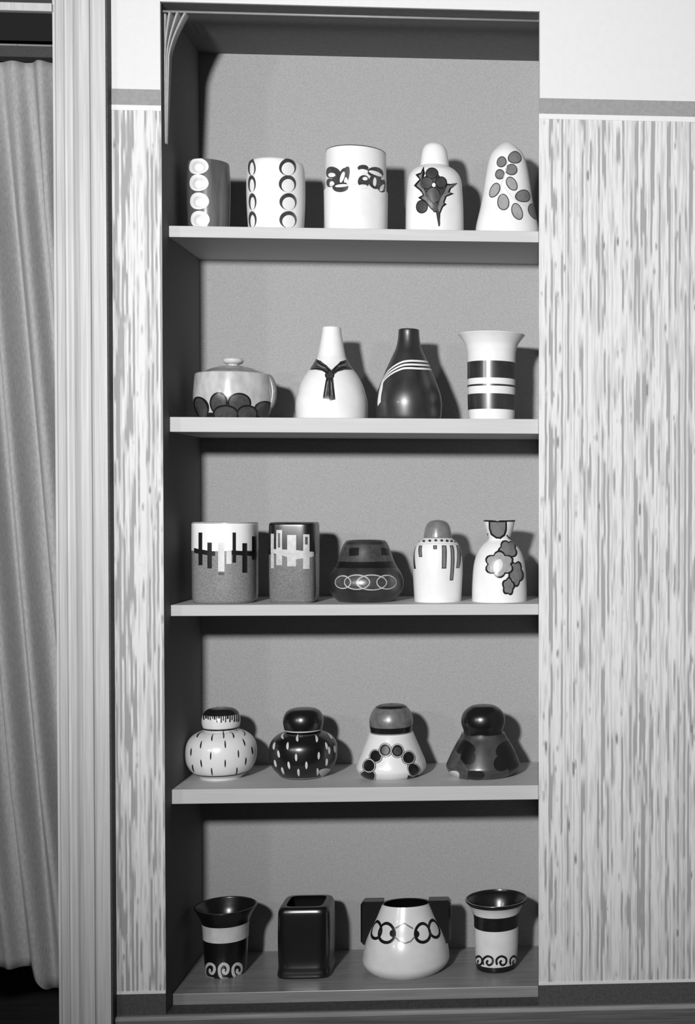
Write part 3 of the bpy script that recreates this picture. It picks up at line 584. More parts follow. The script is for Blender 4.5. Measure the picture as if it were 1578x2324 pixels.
 ('poly','painted_petal','black',3,-1,[[1.132,66.2],[1.127,59.6],[1.061,53.8],[0.965,49.9],[0.868,48.5],[0.827,43],[0.766,38.1],[0.691,35.9],[0.617,36.9],[0.559,40.8],[0.523,46.4],[0.459,47.3],[0.399,50],[0.358,55.1],[0.348,61.6],[0.369,67.9],[0.414,73],[0.406,79.1],[0.419,85.7],[0.464,91.2],[0.534,94.2],[0.613,94.3],[0.682,91.9],[0.763,94.7],[0.862,96],[0.956,94.2],[1.018,89.5],[1.031,83.2],[1.004,76.7],[1.076,72.1]]),
 ('poly','painted_fill','mid',4,7,[[0.998,66.6],[0.994,60.9],[0.952,55.8],[0.887,52.5],[0.818,51.2],[0.787,46.4],[0.742,42.2],[0.684,40.2],[0.627,41],[0.582,44.4],[0.554,49.2],[0.504,50],[0.457,52.4],[0.425,56.8],[0.418,62.3],[0.435,67.8],[0.471,72.2],[0.466,77.5],[0.477,83.2],[0.512,87.9],[0.567,90.6],[0.628,90.7],[0.681,88.5],[0.742,91],[0.814,92.1],[0.881,90.6],[0.924,86.6],[0.934,81.2],[0.916,75.5],[0.964,71.7]]),
 ('poly','painted_petal','black',5,-1,[[0.619,37.8],[0.59,33.7],[0.543,30.8],[0.536,26.7],[0.518,22.2],[0.479,18.8],[0.426,17.5],[0.372,18.3],[0.327,20.9],[0.28,20.1],[0.228,20.1],[0.181,22],[0.151,25.8],[0.143,30.4],[0.156,34.9],[0.134,38.6],[0.117,43],[0.123,47.6],[0.153,51.3],[0.2,53.4],[0.253,53.7],[0.286,56.7],[0.33,59.5],[0.384,60.3],[0.437,58.9],[0.476,55.5],[0.496,51.1],[0.543,49.3],[0.592,46.5],[0.621,42.4]]),
 ('poly','painted_fill','mid',6,9,[[0.542,38],[0.522,34.6],[0.489,32.3],[0.483,29],[0.471,25.3],[0.443,22.6],[0.405,21.5],[0.366,22.2],[0.333,24.2],[0.299,23.6],[0.26,23.6],[0.226,25.2],[0.204,28.2],[0.199,31.9],[0.208,35.6],[0.192,38.5],[0.18,42.1],[0.184,45.8],[0.206,48.8],[0.241,50.5],[0.28,50.7],[0.304,53.1],[0.336,55.4],[0.375,56.1],[0.413,54.9],[0.441,52.2],[0.455,48.7],[0.489,47.2],[0.523,45],[0.543,41.7]]),
 ('poly','painted_petal','black',7,-1,[[0.49,89.1],[0.557,82.9],[0.561,76],[0.49,70.4],[0.369,67.6],[0.241,67.9],[0.18,61.7],[0.082,57.8],[-0.032,57.9],[-0.131,61.8],[-0.192,68],[-0.32,67.7],[-0.441,70.5],[-0.512,76.2],[-0.509,83.1],[-0.441,89.2],[-0.532,95.1],[-0.566,102],[-0.51,107.8],[-0.38,110.8],[-0.228,110.7],[-0.168,116.9],[-0.05,120.8],[0.097,120.8],[0.216,116.9],[0.276,110.6],[0.427,110.7],[0.558,107.7],[0.614,101.8],[0.58,95]]),
 ('poly','painted_fill','soft',8,11,[[0.429,89.2],[0.487,83.8],[0.491,77.9],[0.431,73],[0.327,70.5],[0.215,70.8],[0.162,65.4],[0.075,62.1],[-0.025,62.1],[-0.112,65.5],[-0.165,70.9],[-0.278,70.6],[-0.381,73.1],[-0.442,78],[-0.438,84],[-0.38,89.3],[-0.456,94.4],[-0.481,100.3],[-0.431,105.3],[-0.321,108],[-0.192,107.9],[-0.139,113.2],[-0.038,116.6],[0.086,116.6],[0.187,113.2],[0.24,107.8],[0.369,107.9],[0.479,105.3],[0.529,100.2],[0.504,94.3]]),
 ('ellipse','painted_center','pale',9,-1,[-0.015,86,0.154,-2.5,-0.065,-14.9]),
 ]),
'white_ginger_jar': dict(shelf=4, x=-0.3203, y=0.187, parts=[
 ('body','cream',0,2,[[48.2,0],[48.2,0],[50.3,3],[52.4,6.3],[56.6,7.8],[63.9,14],[72.3,22.8],[79.6,37.8],[82.3,57.8],[80.2,77.9],[73.4,92.2],[62.9,102.2],[50.3,108.8],[41.9,110.8],[41.9,110.8],[15.7,111.4]]),
 ('lid','cream',0,2,[[36.7,111.4],[38.8,113.4],[40.9,117.4],[43.5,125.1],[44.5,135.1],[43,145.1],[38.8,153.7],[31.4,160.3],[21,163.7],[0,164.6]]),
 ], decor=[
 ('ring','painted_ring','black',1,-1,[116.02,120.27]),
 ('ring','painted_ring','dark',1,-1,[12.3,15.88]),
 ('ring','glaze_cap','black',1,-1,[150.58,164.54]),
 ('poly','glaze_drip','black',2,-1,[[-1.153,152.3],[-0.959,153.3],[-0.741,141.6],[-0.859,141]]),
 ('poly','glaze_drip','black',2,-1,[[-0.878,153.7],[-0.709,154.3],[-0.572,145.2],[-0.706,144.7]]),
 ('poly','glaze_drip','black',2,-1,[[-0.65,154.5],[-0.55,154.8],[-0.431,143.5],[-0.512,143.2]]),
 ('poly','glaze_drip','black',2,-1,[[-0.472,155],[-0.401,155.1],[-0.303,142.1],[-0.361,142]]),
 ('poly','glaze_drip','black',2,-1,[[-0.321,155.2],[-0.256,155.3],[-0.19,145.2],[-0.245,145.2]]),
 ('poly','glaze_drip','black',2,-1,[[-0.204,155.4],[-0.096,155.4],[-0.049,143.1],[-0.14,143.1]]),
 ('poly','glaze_drip','black',2,-1,[[-0.046,155.4],[0.013,155.4],[0.047,137.3],[-0.003,137.3]]),
 ('poly','glaze_drip','black',2,-1,[[0.061,155.4],[0.163,155.3],[0.172,141],[0.085,141.2]]),
 ('poly','glaze_drip','black',2,-1,[[0.202,155.2],[0.274,155.1],[0.266,136.4],[0.205,136.6]]),
 ('poly','glaze_drip','black',2,-1,[[0.335,155],[0.392,154.9],[0.368,140.6],[0.319,140.7]]),
 ('poly','glaze_drip','black',2,-1,[[0.461,154.7],[0.519,154.6],[0.474,136.4],[0.424,136.5]]),
 ('poly','glaze_drip','black',2,-1,[[0.566,154.4],[0.67,154.1],[0.616,143.6],[0.524,143.9]]),
 ('poly','glaze_drip','black',2,-1,[[0.711,153.9],[0.789,153.6],[0.709,135.9],[0.641,136.2]]),
 ('poly','glaze_drip','black',2,-1,[[0.856,153.3],[0.923,153],[0.832,139.7],[0.774,140]]),
 ('poly','glaze_drip','black',2,-1,[[0.996,152.6],[1.087,152.1],[0.97,135],[0.89,135.5]]),
 ('poly','glaze_drip','black',2,-1,[[1.172,151.6],[1.26,151.1],[1.118,134.3],[1.043,134.8]]),
 ('poly','glaze_drip','black',2,-1,[[1.34,150.6],[1.574,149.1],[1.36,132.8],[1.185,134.1]]),
 ('ellipse','painted_dash','black',1,-1,[-0.953,106.3,0.081,-0.4,0.162,-4.4]),
 ('ellipse','painted_dash','black',1,-1,[-0.117,103.9,0.028,-0.3,0.045,-6.7]),
 ('ellipse','painted_dash','black',1,-1,[0.746,106.8,0.035,0.3,-0.074,-6.4]),
 ('ellipse','painted_dash','black',1,-1,[1.441,106,0.074,0.3,-0.261,-4.8]),
 ('ellipse','painted_dash','black',1,-1,[-0.41,89.3,0.025,-0.1,0.027,-8.1]),
 ('ellipse','painted_dash','black',1,-1,[0.35,89.8,0.02,-0,-0.003,-8.3]),
 ('ellipse','painted_dash','black',1,-1,[0.978,89.1,0.027,0.2,-0.01,-8.2]),
 ('ellipse','painted_dash','black',1,-1,[-0.734,71.2,0.032,0.2,0.011,-8.9]),
 ('ellipse','painted_dash','black',1,-1,[-0.057,65.8,0.019,-0.1,-0.002,-9.1]),
 ('ellipse','painted_dash','black',1,-1,[0.714,66.1,0.02,-0.1,0.001,-9.2]),
 ('ellipse','painted_dash','black',1,-1,[1.246,67,0.035,-0.3,0.011,-9.4]),
 ('ellipse','painted_dash','black',1,-1,[-0.343,47.4,0.022,0.3,0.007,-9.3]),
 ('ellipse','painted_dash','black',1,-1,[0.337,46.8,0.018,-0.1,0.001,-9.5]),
 ('ellipse','painted_dash','black',1,-1,[0.97,45.4,0.026,-0.5,0.002,-9.5]),
 ('ellipse','painted_dash','black',1,-1,[-0.053,27.7,0.021,0.2,-0.009,-10.4]),
 ('ellipse','painted_dash','black',1,-1,[0.724,23.8,0.025,-0.6,0.037,-10.7]),
 ('ellipse','painted_dash','black',1,-1,[-0.717,32.8,0.037,0.8,-0.035,-10]),
 ('ellipse','painted_dash','black',1,-1,[0.341,109.1,0.029,-0.1,-0.025,-7.4]),
 ]),
'black_ginger_jar': dict(shelf=4, x=-0.128, y=0.19, parts=[
 ('body','blackglaze',0,2,[[50.6,0],[50.6,0],[52.7,3],[55.8,5.4],[64.2,13.4],[72.1,23.5],[77.9,38],[79.5,61],[77.4,78.3],[69.5,91.2],[59,99.8],[49.5,104.2],[46.3,105.6],[46.3,105.6],[15.8,106.2]]),
 ('lid','blackglaze',0,2,[[40,106.2],[42.1,108.8],[44.8,115.1],[46.9,125.7],[46.9,135.8],[44.2,145.9],[38.4,154.5],[28.4,160.2],[14.7,162.5],[0,163.1]]),
 ], decor=[
 ('ring','painted_ring','pale',1,-1,[110.28,113.33]),
 ('ring','painted_ring','soft',1,-1,[2.87,5.55]),
 ('ellipse','painted_dash','pale',1,-1,[-0.884,101.5,0.113,-0.5,0.248,-4.7]),
 ('ellipse','painted_dash','pale',1,-1,[-0.068,99.8,0.05,-0.3,0.043,-6.3]),
 ('ellipse','painted_dash','pale',1,-1,[0.677,96.7,0.051,0.2,-0.059,-6.9]),
 ('ellipse','painted_dash','pale',1,-1,[1.47,95.5,0.139,0.3,-0.09,-5.8]),
 ('ellipse','painted_dash','pale',1,-1,[-0.893,80.4,0.071,0.2,0.044,-7.8]),
 ('ellipse','painted_dash','pale',1,-1,[-0.327,84.2,0.042,0,0.028,-7.8]),
 ('ellipse','painted_dash','pale',1,-1,[0.926,78.9,0.049,0,-0.008,-8.2]),
 ('ellipse','painted_dash','pale',1,-1,[-0.612,64.6,0.048,0.9,0.031,-8.3]),
 ('ellipse','painted_dash','pale',1,-1,[-0.035,59,0.035,0.1,0.003,-8.7]),
 ('ellipse','painted_dash','pale',1,-1,[0.625,59.8,0.038,-0.5,-0.005,-8.7]),
 ('ellipse','painted_dash','pale',1,-1,[1.01,67.6,0.052,-0.5,-0,-8.7]),
 ('ellipse','painted_dash','pale',1,-1,[-0.261,40.2,0.038,0.6,0.01,-8.9]),
 ('ellipse','painted_dash','pale',1,-1,[0.259,39.7,0.035,-0.2,0.002,-9.1]),
 ('ellipse','painted_dash','pale',1,-1,[0.915,40.9,0.05,-0.9,0.005,-9]),
 ('ellipse','painted_dash','pale',1,-1,[-0.528,25.1,0.055,1.5,-0.013,-9.3]),
 ('ellipse','painted_dash','pale',1,-1,[0.015,22.1,0.039,0.2,-0.006,-10.1]),
 ('ellipse','painted_dash','pale',1,-1,[0.661,19.7,0.048,-0.7,0.057,-10.5]),
 ('ellipse','painted_dash','pale',1,-1,[-0.78,40.9,0.063,1.4,0.019,-8.5]),
 ('ellipse','painted_dash','pale',1,-1,[1.326,66.6,0.089,-1,0.004,-8.9]),
 ('ellipse','price_sticker','soft2',3,-1,[1.165,10.8,0.468,-10.5,0.028,-12]),
 ]),
'bead_arch_jar': dict(shelf=4, x=0.0807, y=0.185, parts=[
 ('body','cream',0,2,[[64.4,0],[64.4,0],[69.7,3],[76.6,9],[81.8,17],[82.9,23.1],[80.3,35],[69.7,60.8],[60.2,83.3],[54.4,97.8],[51.4,103.9],[51.4,103.9],[21.1,104.6]]),
 ('lid','midglaze',0,2,[[48.6,103.9],[48.6,106.5],[49.1,112.3],[51.2,122],[51.7,131.6],[50.2,141.3],[45.9,152.5],[40.1,160.6],[32.7,166.4],[23.2,169],[0,170.3]]),
 ], decor=[
 ('ring','painted_ring','black',1,-1,[106.85,119.92]),
 ('ring','glaze_cap','black',1,-1,[163.7,170.2]),
 ('ellipse','painted_bead','black',1,-1,[-0.738,7.9,0.388,4.4,-0.126,-19.6]),
 ('loop','painted_outline','soft2',2,2,[-0.742,7.9,0.366,4.3,-0.128,-17.5],2.2),
 ('ellipse','painted_center','black',3,2,[-0.701,7.6,0.203,2.3,-0.129,-12.5]),
 ('ellipse','painted_bead','black',4,-1,[-0.602,36,0.254,2,0.053,-15.8]),
 ('loop','painted_outline','soft2',5,5,[-0.595,36.1,0.217,1.7,0.048,-13.7],2.2),
 ('ellipse','painted_center','black',6,5,[-0.582,35.5,0.138,1,0.032,-9]),
 ('ellipse','painted_bead','black',1,-1,[-0.438,58,0.256,1.2,0.057,-15.6]),
 ('loop','painted_outline','soft2',2,8,[-0.434,58.1,0.219,1,0.049,-13.6],2.2),
 ('ellipse','painted_center','black',3,8,[-0.426,57.3,0.141,0.6,0.032,-9]),
 ('ellipse','painted_bead','black',4,-1,[-0.109,72.1,0.247,0.2,0.022,-15.8]),
 ('loop','painted_outline','soft2',5,11,[-0.107,72.1,0.212,0.1,0.019,-13.7],2.2),
 ('ellipse','painted_center','smoke',6,11,[-0.104,71.3,0.136,0.1,0.013,-9.1]),
 ('ellipse','painted_bead','black',1,-1,[0.33,69.8,0.242,-1,-0.023,-15.8]),
 ('loop','painted_outline','soft2',2,14,[0.329,69.9,0.208,-0.9,-0.02,-13.8],2.2),
 ('ellipse','painted_center','smoke',3,14,[0.326,69.1,0.134,-0.6,-0.013,-9.1]),
 ('ellipse','painted_bead','black',4,-1,[0.689,52.3,0.251,-2.3,-0.059,-15.6]),
 ('loop','painted_outline','soft2',5,17,[0.686,52.4,0.215,-1.9,-0.052,-13.6],2.2),
 ('ellipse','painted_center','black',6,17,[0.677,51.6,0.138,-1.2,-0.034,-9]),
 ('ellipse','painted_bead','black',1,-1,[0.818,23.1,0.245,-3,0.042,-18.1]),
 ('loop','painted_outline','soft2',2,20,[0.799,23.5,0.208,-2.5,0.021,-15.4],2.2),
 ('ellipse','painted_center','black',3,20,[0.776,23.2,0.134,-1.6,0.007,-10]),
 ('poly','painted_leaf','black',1,-1,[[0.679,0.6],[0.605,12.4],[1.501,0.6],[1.244,0.6]]),
 ]),
'dark_bell_jar': dict(shelf=4, x=0.3, y=0.18, parts=[
 ('body','darklustre',0,2,[[65.7,0],[65.7,0],[72,3],[79.4,9.1],[85.8,16.8],[87.9,24.5],[85.3,33.6],[73.6,59.4],[63.5,78.8],[55.6,91.7],[51.4,100.8],[51.4,100.8],[21.2,101.4]]),
 ('lid','blackglaze',0,2,[[46.6,100.8],[46.6,104],[48.2,111.1],[51.9,122.4],[52.4,133.7],[49.8,145],[43.4,154.7],[33.9,162.1],[23.3,166.7],[0,169.2]]),
 ], decor=[
 ('ellipse','painted_patch','blackglaze',1,-1,[-0.762,74.6,0.532,-2.9,-0.004,-15.2]),
 ('ellipse','painted_patch','blackglaze',1,-1,[-0.46,56.3,0.261,1.4,0.061,-17.2]),
 ('ellipse','painted_patch','blackglaze',1,-1,[1.062,64.8,0.557,-6.4,-0.21,-19.1]),
 ('ellipse','painted_patch','blackglaze',1,-1,[0.586,39.9,0.242,-2.2,-0.051,-17.5]),
 ('ellipse','painted_patch','blackglaze',1,-1,[1.018,28,0.3,-4,0.136,-27.8]),
 ('ellipse','painted_patch','blackglaze',1,-1,[-0.19,14.2,0.27,0.7,-0.034,-13.3]),
 ('smooth','painted_leaf','smoke',4,-1,[[-1.093,35.6],[-0.872,53.3],[-0.533,41.5],[-0.368,24.7],[-0.543,0.6],[-1.107,0.6],[-1.3,9.9]]),
 ('ellipse','price_sticker','pale',6,-1,[-1.042,6.8,0.388,10,-0.039,-12.2]),
 ]),
'scroll_foot_beaker': dict(shelf=5, x=-0.3114, y=0.187, parts=[
 ('body','blackglaze',4,2,[[45.2,0],[45.2,0],[47.3,5.2],[49.9,40.6],[51.5,76.1],[52.6,105.5],[54.7,120.3],[58.9,133.5],[65.2,145.3],[70.4,154.2],[73.1,159.2],[71.5,160.9]]),
 ], decor=[
 ('ring','glaze_band','pale',1,-1,[85.3,122.63]),
 ('curve','painted_scroll','pale',1,-1,[[-0.911,0.6],[-1.032,7.4],[-0.926,22.3],[-0.612,34.2],[-0.368,32.1],[-0.324,21.9],[-0.449,12.3],[-0.622,14.5],[-0.573,22.7]],7),
 ('curve','painted_scroll','pale',1,-1,[[-0.994,0.6],[-0.58,0.6],[-0.379,0.6]],4.7),
 ('curve','painted_scroll','pale',1,-1,[[-0.002,3],[-0.078,15.1],[-0.059,28.5],[0.098,36.6],[0.282,31.9],[0.328,21.2],[0.236,12.8],[0.11,16.9],[0.135,24.6]],7),
 ('curve','painted_scroll','pale',1,-1,[[-0.034,2.1],[0.174,0.6],[0.327,0.6]],4.7),
 ('curve','painted_scroll','pale',1,-1,[[0.677,0.6],[0.566,11.7],[0.572,25.1],[0.737,31.5],[0.978,24.3],[1.061,12.6],[0.942,5.5],[0.773,11.4],[0.793,18.9]],7),
 ('curve','painted_scroll','pale',1,-1,[[0.643,0.6],[0.895,0.6],[1.112,0.6]],4.7),
 ]),
'dark_slab_vase': dict(shelf=5, x=-0.1202, y=0.185, parts=[
 ('body','blackglaze',6,6,[[58,0],[58,0],[61.7,3],[62.8,7.1],[62.4,12.4],[61.2,18.5],[60.5,25.6],[60.8,37.4],[61.7,96.6],[60.7,146.9],[58.5,160.2],[53.8,166.1],[46.4,167.6]]),
 ], decor=[
 ]),
'winged_cone_vase': dict(shelf=5, x=0.1151, y=0.19, parts=[
 ('body','cream2',5,2,[[84.9,0],[84.9,0],[89.2,3],[97.7,11.3],[103,22.3],[102.4,36],[99.3,55.5],[94,75],[86,94.5],[76.4,114],[69,130.2],[63.7,143.2],[59.5,152.9],[57.3,157.8]]),
 ], decor=[
 ('ring','rim_line','black',1,-1,[157.48,157.78]),
 ('loop','painted_ring','black',1,-1,[-0.995,107,0.263,3.7,0.115,-16.4],6.5),
 ('loop','painted_ring','black',1,-1,[-0.527,107.6,0.273,2.8,0.084,-19.2],6.5),
 ('loop','painted_ring','black',1,-1,[0.599,105.3,0.235,-3.3,-0.063,-19],6.5),
 ('loop','painted_ring','black',1,-1,[1.063,105.7,0.231,-2.5,-0.047,-18.2],6.5),
 ('line','painted_line','mid',2,-1,[[-0.278,118],[0.04,129.5],[0.316,117.1]],3.2),
 ('line','painted_line','mid',2,-1,[[-0.239,101.8],[-0.074,92.6],[0.052,88.3]],3.2),
 ('line','painted_line','mid',2,-1,[[0.052,88.3],[0.212,91.7],[0.332,100.4]],3.2),
 ('ellipse','painted_knot','black',2,-1,[-0.319,108.2,0.085,0.5,0.02,-7]),
 ('ellipse','painted_knot','black',2,-1,[0.4,105.2,0.079,-0.8,-0.014,-7.1]),
 ]),
'wave_foot_beaker': dict(shelf=5, x=0.3315, y=0.185, parts=[
 ('body','cream2',4,2,[[44.7,0],[44.7,0],[47.9,3.9],[51.6,46.3],[52.7,91.9],[53.2,121.2],[56.4,134.3],[61.8,147.3],[68.1,157],[73.5,162.6],[74,164.8],[72.4,166.8]]),
 ], decor=[
 ('ring','glaze_band','black',1,-1,[157.31,166.75]),
 ('ring','glaze_band','black',1,-1,[100.94,134.1]),
 ('curve','painted_scroll','black',1,-1,[[-1.471,6.7],[-1.492,19.4],[-0.967,35.9],[-0.727,34.1],[-0.732,22.5],[-0.943,14.2],[-1.083,18.8],[-0.949,26.3]],5.2),
 ('curve','painted_scroll','black',1,-1,[[-0.631,18.6],[-0.638,31.7],[-0.387,41.9],[-0.161,37.8],[-0.152,26.3],[-0.333,20.1],[-0.447,26],[-0.359,32.2]],5.2),
 ('curve','painted_scroll','black',1,-1,[[0.058,21.3],[0.039,34.6],[0.244,42],[0.478,35.4],[0.501,23.6],[0.318,19.5],[0.204,26.8],[0.279,32]],5.2),
 ('curve','painted_scroll','black',1,-1,[[0.776,15.5],[0.736,29.2],[0.942,34.6],[1.344,23.1],[1.55,8.1],[1.093,10.2],[0.923,19.4],[1.004,23.8]],5.2),
 ('ring','painted_ring','black',1,-1,[0.6,14.05]),
 ]),
}

# ------------------------------------------------------------------ vessels: builder
def catmull(P, n=6, closed=False):
    P = [Vector(p) for p in P]
    Q = [P[-1]]+P+[P[0], P[1]] if closed else [2*P[0]-P[1]]+P+[2*P[-1]-P[-2]]
    out = []
    for i in range(1, len(Q)-2):
        a, b, c, d = Q[i-1:i+3]
        for k in range(n):
            t = k/n
            out.append(.5*(2*b+(c-a)*t+(2*a-5*b+4*c-d)*t*t+(3*b-a-3*c+d)*t**3))
    if not closed: out.append(P[-1])
    return out
def smooth_profile(pts):
    segs = [[pts[0]]]
    for p in pts[1:]:
        if p == segs[-1][-1]: segs.append([p])
        else: segs[-1].append(p)
    out = []
    for g in segs:
        c = catmull(g, 6) if len(g) > 2 else [Vector(x) for x in g]
        out += [(max(q[0], 0)*.001, q[1]*.001) for q in (c[1:] if out else c)]
    return out
def sq(th, n): return 1.0 if n == 2 else (abs(math.sin(th))**n+abs(math.cos(th))**n)**(-1/n)
def lathe(name, prof, n, material, parent, seg=96, cap_bottom=True):
    """(r,z) outline turned about z; n>2 squares the cross-section"""
    verts, faces, rows = [], [], []
    for r, z in prof:
        if r < 1e-5:
            rows.append([len(verts)]*seg); verts.append((0, 0, z))
        else:
            rows.append(list(range(len(verts), len(verts)+seg)))
            for k in range(seg):
                a = 2*math.pi*k/seg; q = r*sq(a, n)
                verts.append((q*math.sin(a), -q*math.cos(a), z))
    for a, b in zip(rows, rows[1:]):
        for k in range(seg):
            f = [a[k], a[(k+1) % seg], b[(k+1) % seg], b[k]]
            f = list(dict.fromkeys(f))
            if len(f) > 2: faces.append(tuple(f))
    if cap_bottom and prof[0][0] > 0: faces.append(tuple(reversed(rows[0])))
    o = from_py(name, verts, faces, material, parent, True)
    try: o.data.set_sharp_from_angle(angle=math.radians(40))
    except Exception: pass
    return o
class Surface:
    def __init__(s, profs): s.profs = profs            # [(profile, n)]
    def r(s, z):
        best, n = 0.0, 2
        for pr, m in s.profs:
            for (r0, z0), (r1, z1) in zip(pr, pr[1:]):
                if min(z0, z1) <= z <= max(z0, z1) and abs(z1-z0) > 1e-7:
                    q = r0+(r1-r0)*(z-z0)/(z1-z0)
                    if q > best: best, n = q, m
        return best, n
    def top(s): return max(z for pr, m in s.profs for r, z in pr)
    def at(s, th, z, off):
        z = min(max(z, .0004), s.top()-.0002)
        r, n = s.r(z); e = .0008
        g = (s.r(min(z+e, s.top()-.0002))[0]-s.r(max(z-e, .0003))[0])/(2*e)      # surface slope
        k = 1/math.sqrt(1+min(g*g, 9))
        q = r*sq(th, n)+off*k
        return (q*math.sin(th), -q*math.cos(th), z-off*k*max(min(g, 3), -3))
LIFT, STEP = .00045, .00022
def fill(name, surf, uv, layer, material, parent, rref):
    """painted field: outline in (angle, height) laid on the surface, a glaze film thick"""
    P = [(a*rref, z) for a, z in uv]
    tris = tessellate_polygon([[Vector((x, y, 0)) for x, y in P]])
    bm = bmesh.new(); vs_ = [bm.verts.new((x, y, 0)) for x, y in P]
    for t in tris:
        try: bm.faces.new([vs_[i] for i in t])
        except ValueError: pass
    for _ in range(5):
        long = [e for e in bm.edges if e.calc_length() > .005]
        if not long: break
        bmesh.ops.subdivide_edges(bm, edges=long, cuts=1)
        bmesh.ops.triangulate(bm, faces=[f for f in bm.faces if len(f.verts) > 3])
    off = LIFT+STEP*layer
    for v in bm.verts: v.co = surf.at(v.co.x/rref, v.co.y, off)
    bmesh.ops.recalc_face_normals(bm, faces=bm.faces[:])
    c = sum((f.normal.dot(Vector((f.calc_center_median().x, f.calc_center_median().y, 0))) for f in bm.faces), 0)
    if c < 0: bmesh.ops.reverse_faces(bm, faces=bm.faces[:])
    me = bpy.data.meshes.new(name); bm.to_mesh(me); bm.free()
    return link(name, me, material, parent, True)
def ribbon(name, surf, uv, width, closed, layer, material, parent, rref):
    P = [Vector((a*rref, z)) for a, z in uv]
    if closed: P.append(P[0].copy())
    Q = [P[0]]
    for a, b in zip(P, P[1:]):
        k = max(1, int((b-a).length/.0025))
        Q += [a+(b-a)*(i+1)/k for i in range(k)]
    off = LIFT+STEP*layer; verts, faces = [], []
    for i, p in enumerate(Q):
        if closed: d = Q[(i+1) % (len(Q)-1)]-Q[(i-1) % (len(Q)-1)]
        else: d = Q[min(i+1, len(Q)-1)]-Q[max(i-1, 0)]
        if d.length < 1e-9: d = Vector((1, 0))
        d.normalize(); nrm = Vector((-d.y, d.x))
        w = width/2*(1 if closed or 0 < i < len(Q)-1 else .6)
        for sgn in (-1, 0, 1):
            q = p+nrm*w*sgn; verts.append(surf.at(q.x/rref, q.y, off+(.00015 if sgn == 0 else 0)))
    for i in range(len(Q)-1):
        a = 3*i
        for k in (0, 1): faces.append((a+k, a+k+1, a+k+4, a+k+3))
    return from_py(name, verts, faces, material, parent, True)
def band(name, surf, z0, z1, layer, material, parent):
    k = max(3, int((z1-z0)/.003)); off = LIFT+STEP*layer
    verts, faces, seg = [], [], 96
    cap = z1 > surf.top()-.001 and name == 'glaze_cap'     # rows crowd together on a flat top
    if cap: k = 26
    for j in range(k+1):
        z = z1-(z1-z0)*(1-j/k)**3 if cap else z0+(z1-z0)*j/k
        verts += [surf.at(2*math.pi*i/seg, z, off) for i in range(seg)]
    for j in range(k):
        for i in range(seg):
            a, b = j*seg+i, j*seg+(i+1) % seg
            faces.append((a, b, b+seg, a+seg))
    return from_py(name, verts, faces, material, parent, True)

LABELS = {
 'lustre_vase': ('grey lustre cylinder vase with one column of white discs', 'vase'),
 'white_disc_vase': ('white cylinder vase with columns of dark-shaded discs', 'vase'),
 'white_banded_jar': ('tall white open jar with a dark leafy band round its middle', 'jar'),
 'thistle_flask': ('white domed flask painted with a dark spiky thistle', 'flask'),
 'berry_bell_vase': ('white bell-shaped vase painted with a spray of grey berries and leaves', 'vase'),
 'covered_bowl': ('squat stone-grey lidded bowl with dark petals round its foot', 'bowl'),
 'scarf_bottle': ('white bottle painted with a dark knotted scarf round its neck', 'bottle'),
 'striped_dark_bottle': ('dark glossy bottle with three white stripes trailing down one side', 'bottle'),
 'flared_band_beaker': ('white flared beaker with broad dark bands, beside the dark striped bottle', 'vase'),
 'bar_pattern_cylinder': ('wide cylinder vase, white above and grey below, with black crossed bars', 'vase'),
 'bar_pattern_square_vase': ('narrow square vase, dark above and grey below, with pale upright bars', 'vase'),
 'low_dark_vase': ('low dark bulging vase with pale-outlined ovals round its belly', 'vase'),
 'domed_bar_jar': ('white jar with grey domed lid and thin bars hanging from its shoulder', 'jar'),
 'flower_flask': ('white flask with flared neck and grey lobed flowers outlined in black', 'flask'),
 'white_ginger_jar': ('round white ginger jar with black dashes and dripping black lid top', 'jar'),
 'black_ginger_jar': ('round black ginger jar with white dashes and plain black lid', 'jar'),
 'bead_arch_jar': ('white bell jar with a dark bead arch and grey cushion lid', 'jar'),
 'dark_bell_jar': ('dark lustre bell jar with black cushion lid, beside the bead-arch jar', 'jar'),
 'scroll_foot_beaker': ('black flared beaker with one white band and white scrolls at its foot', 'vase'),
 'dark_slab_vase': ('plain black square slab vase with rounded corners', 'vase'),
 'winged_cone_vase': ('ivory cone vase with chain of rings and square black handles', 'vase'),
 'wave_foot_beaker': ('ivory flared beaker with black band and curling waves at its foot', 'vase'),
}
INTERIOR = {'winged_cone_vase': 'blackglaze', 'wave_foot_beaker': 'blackglaze'}
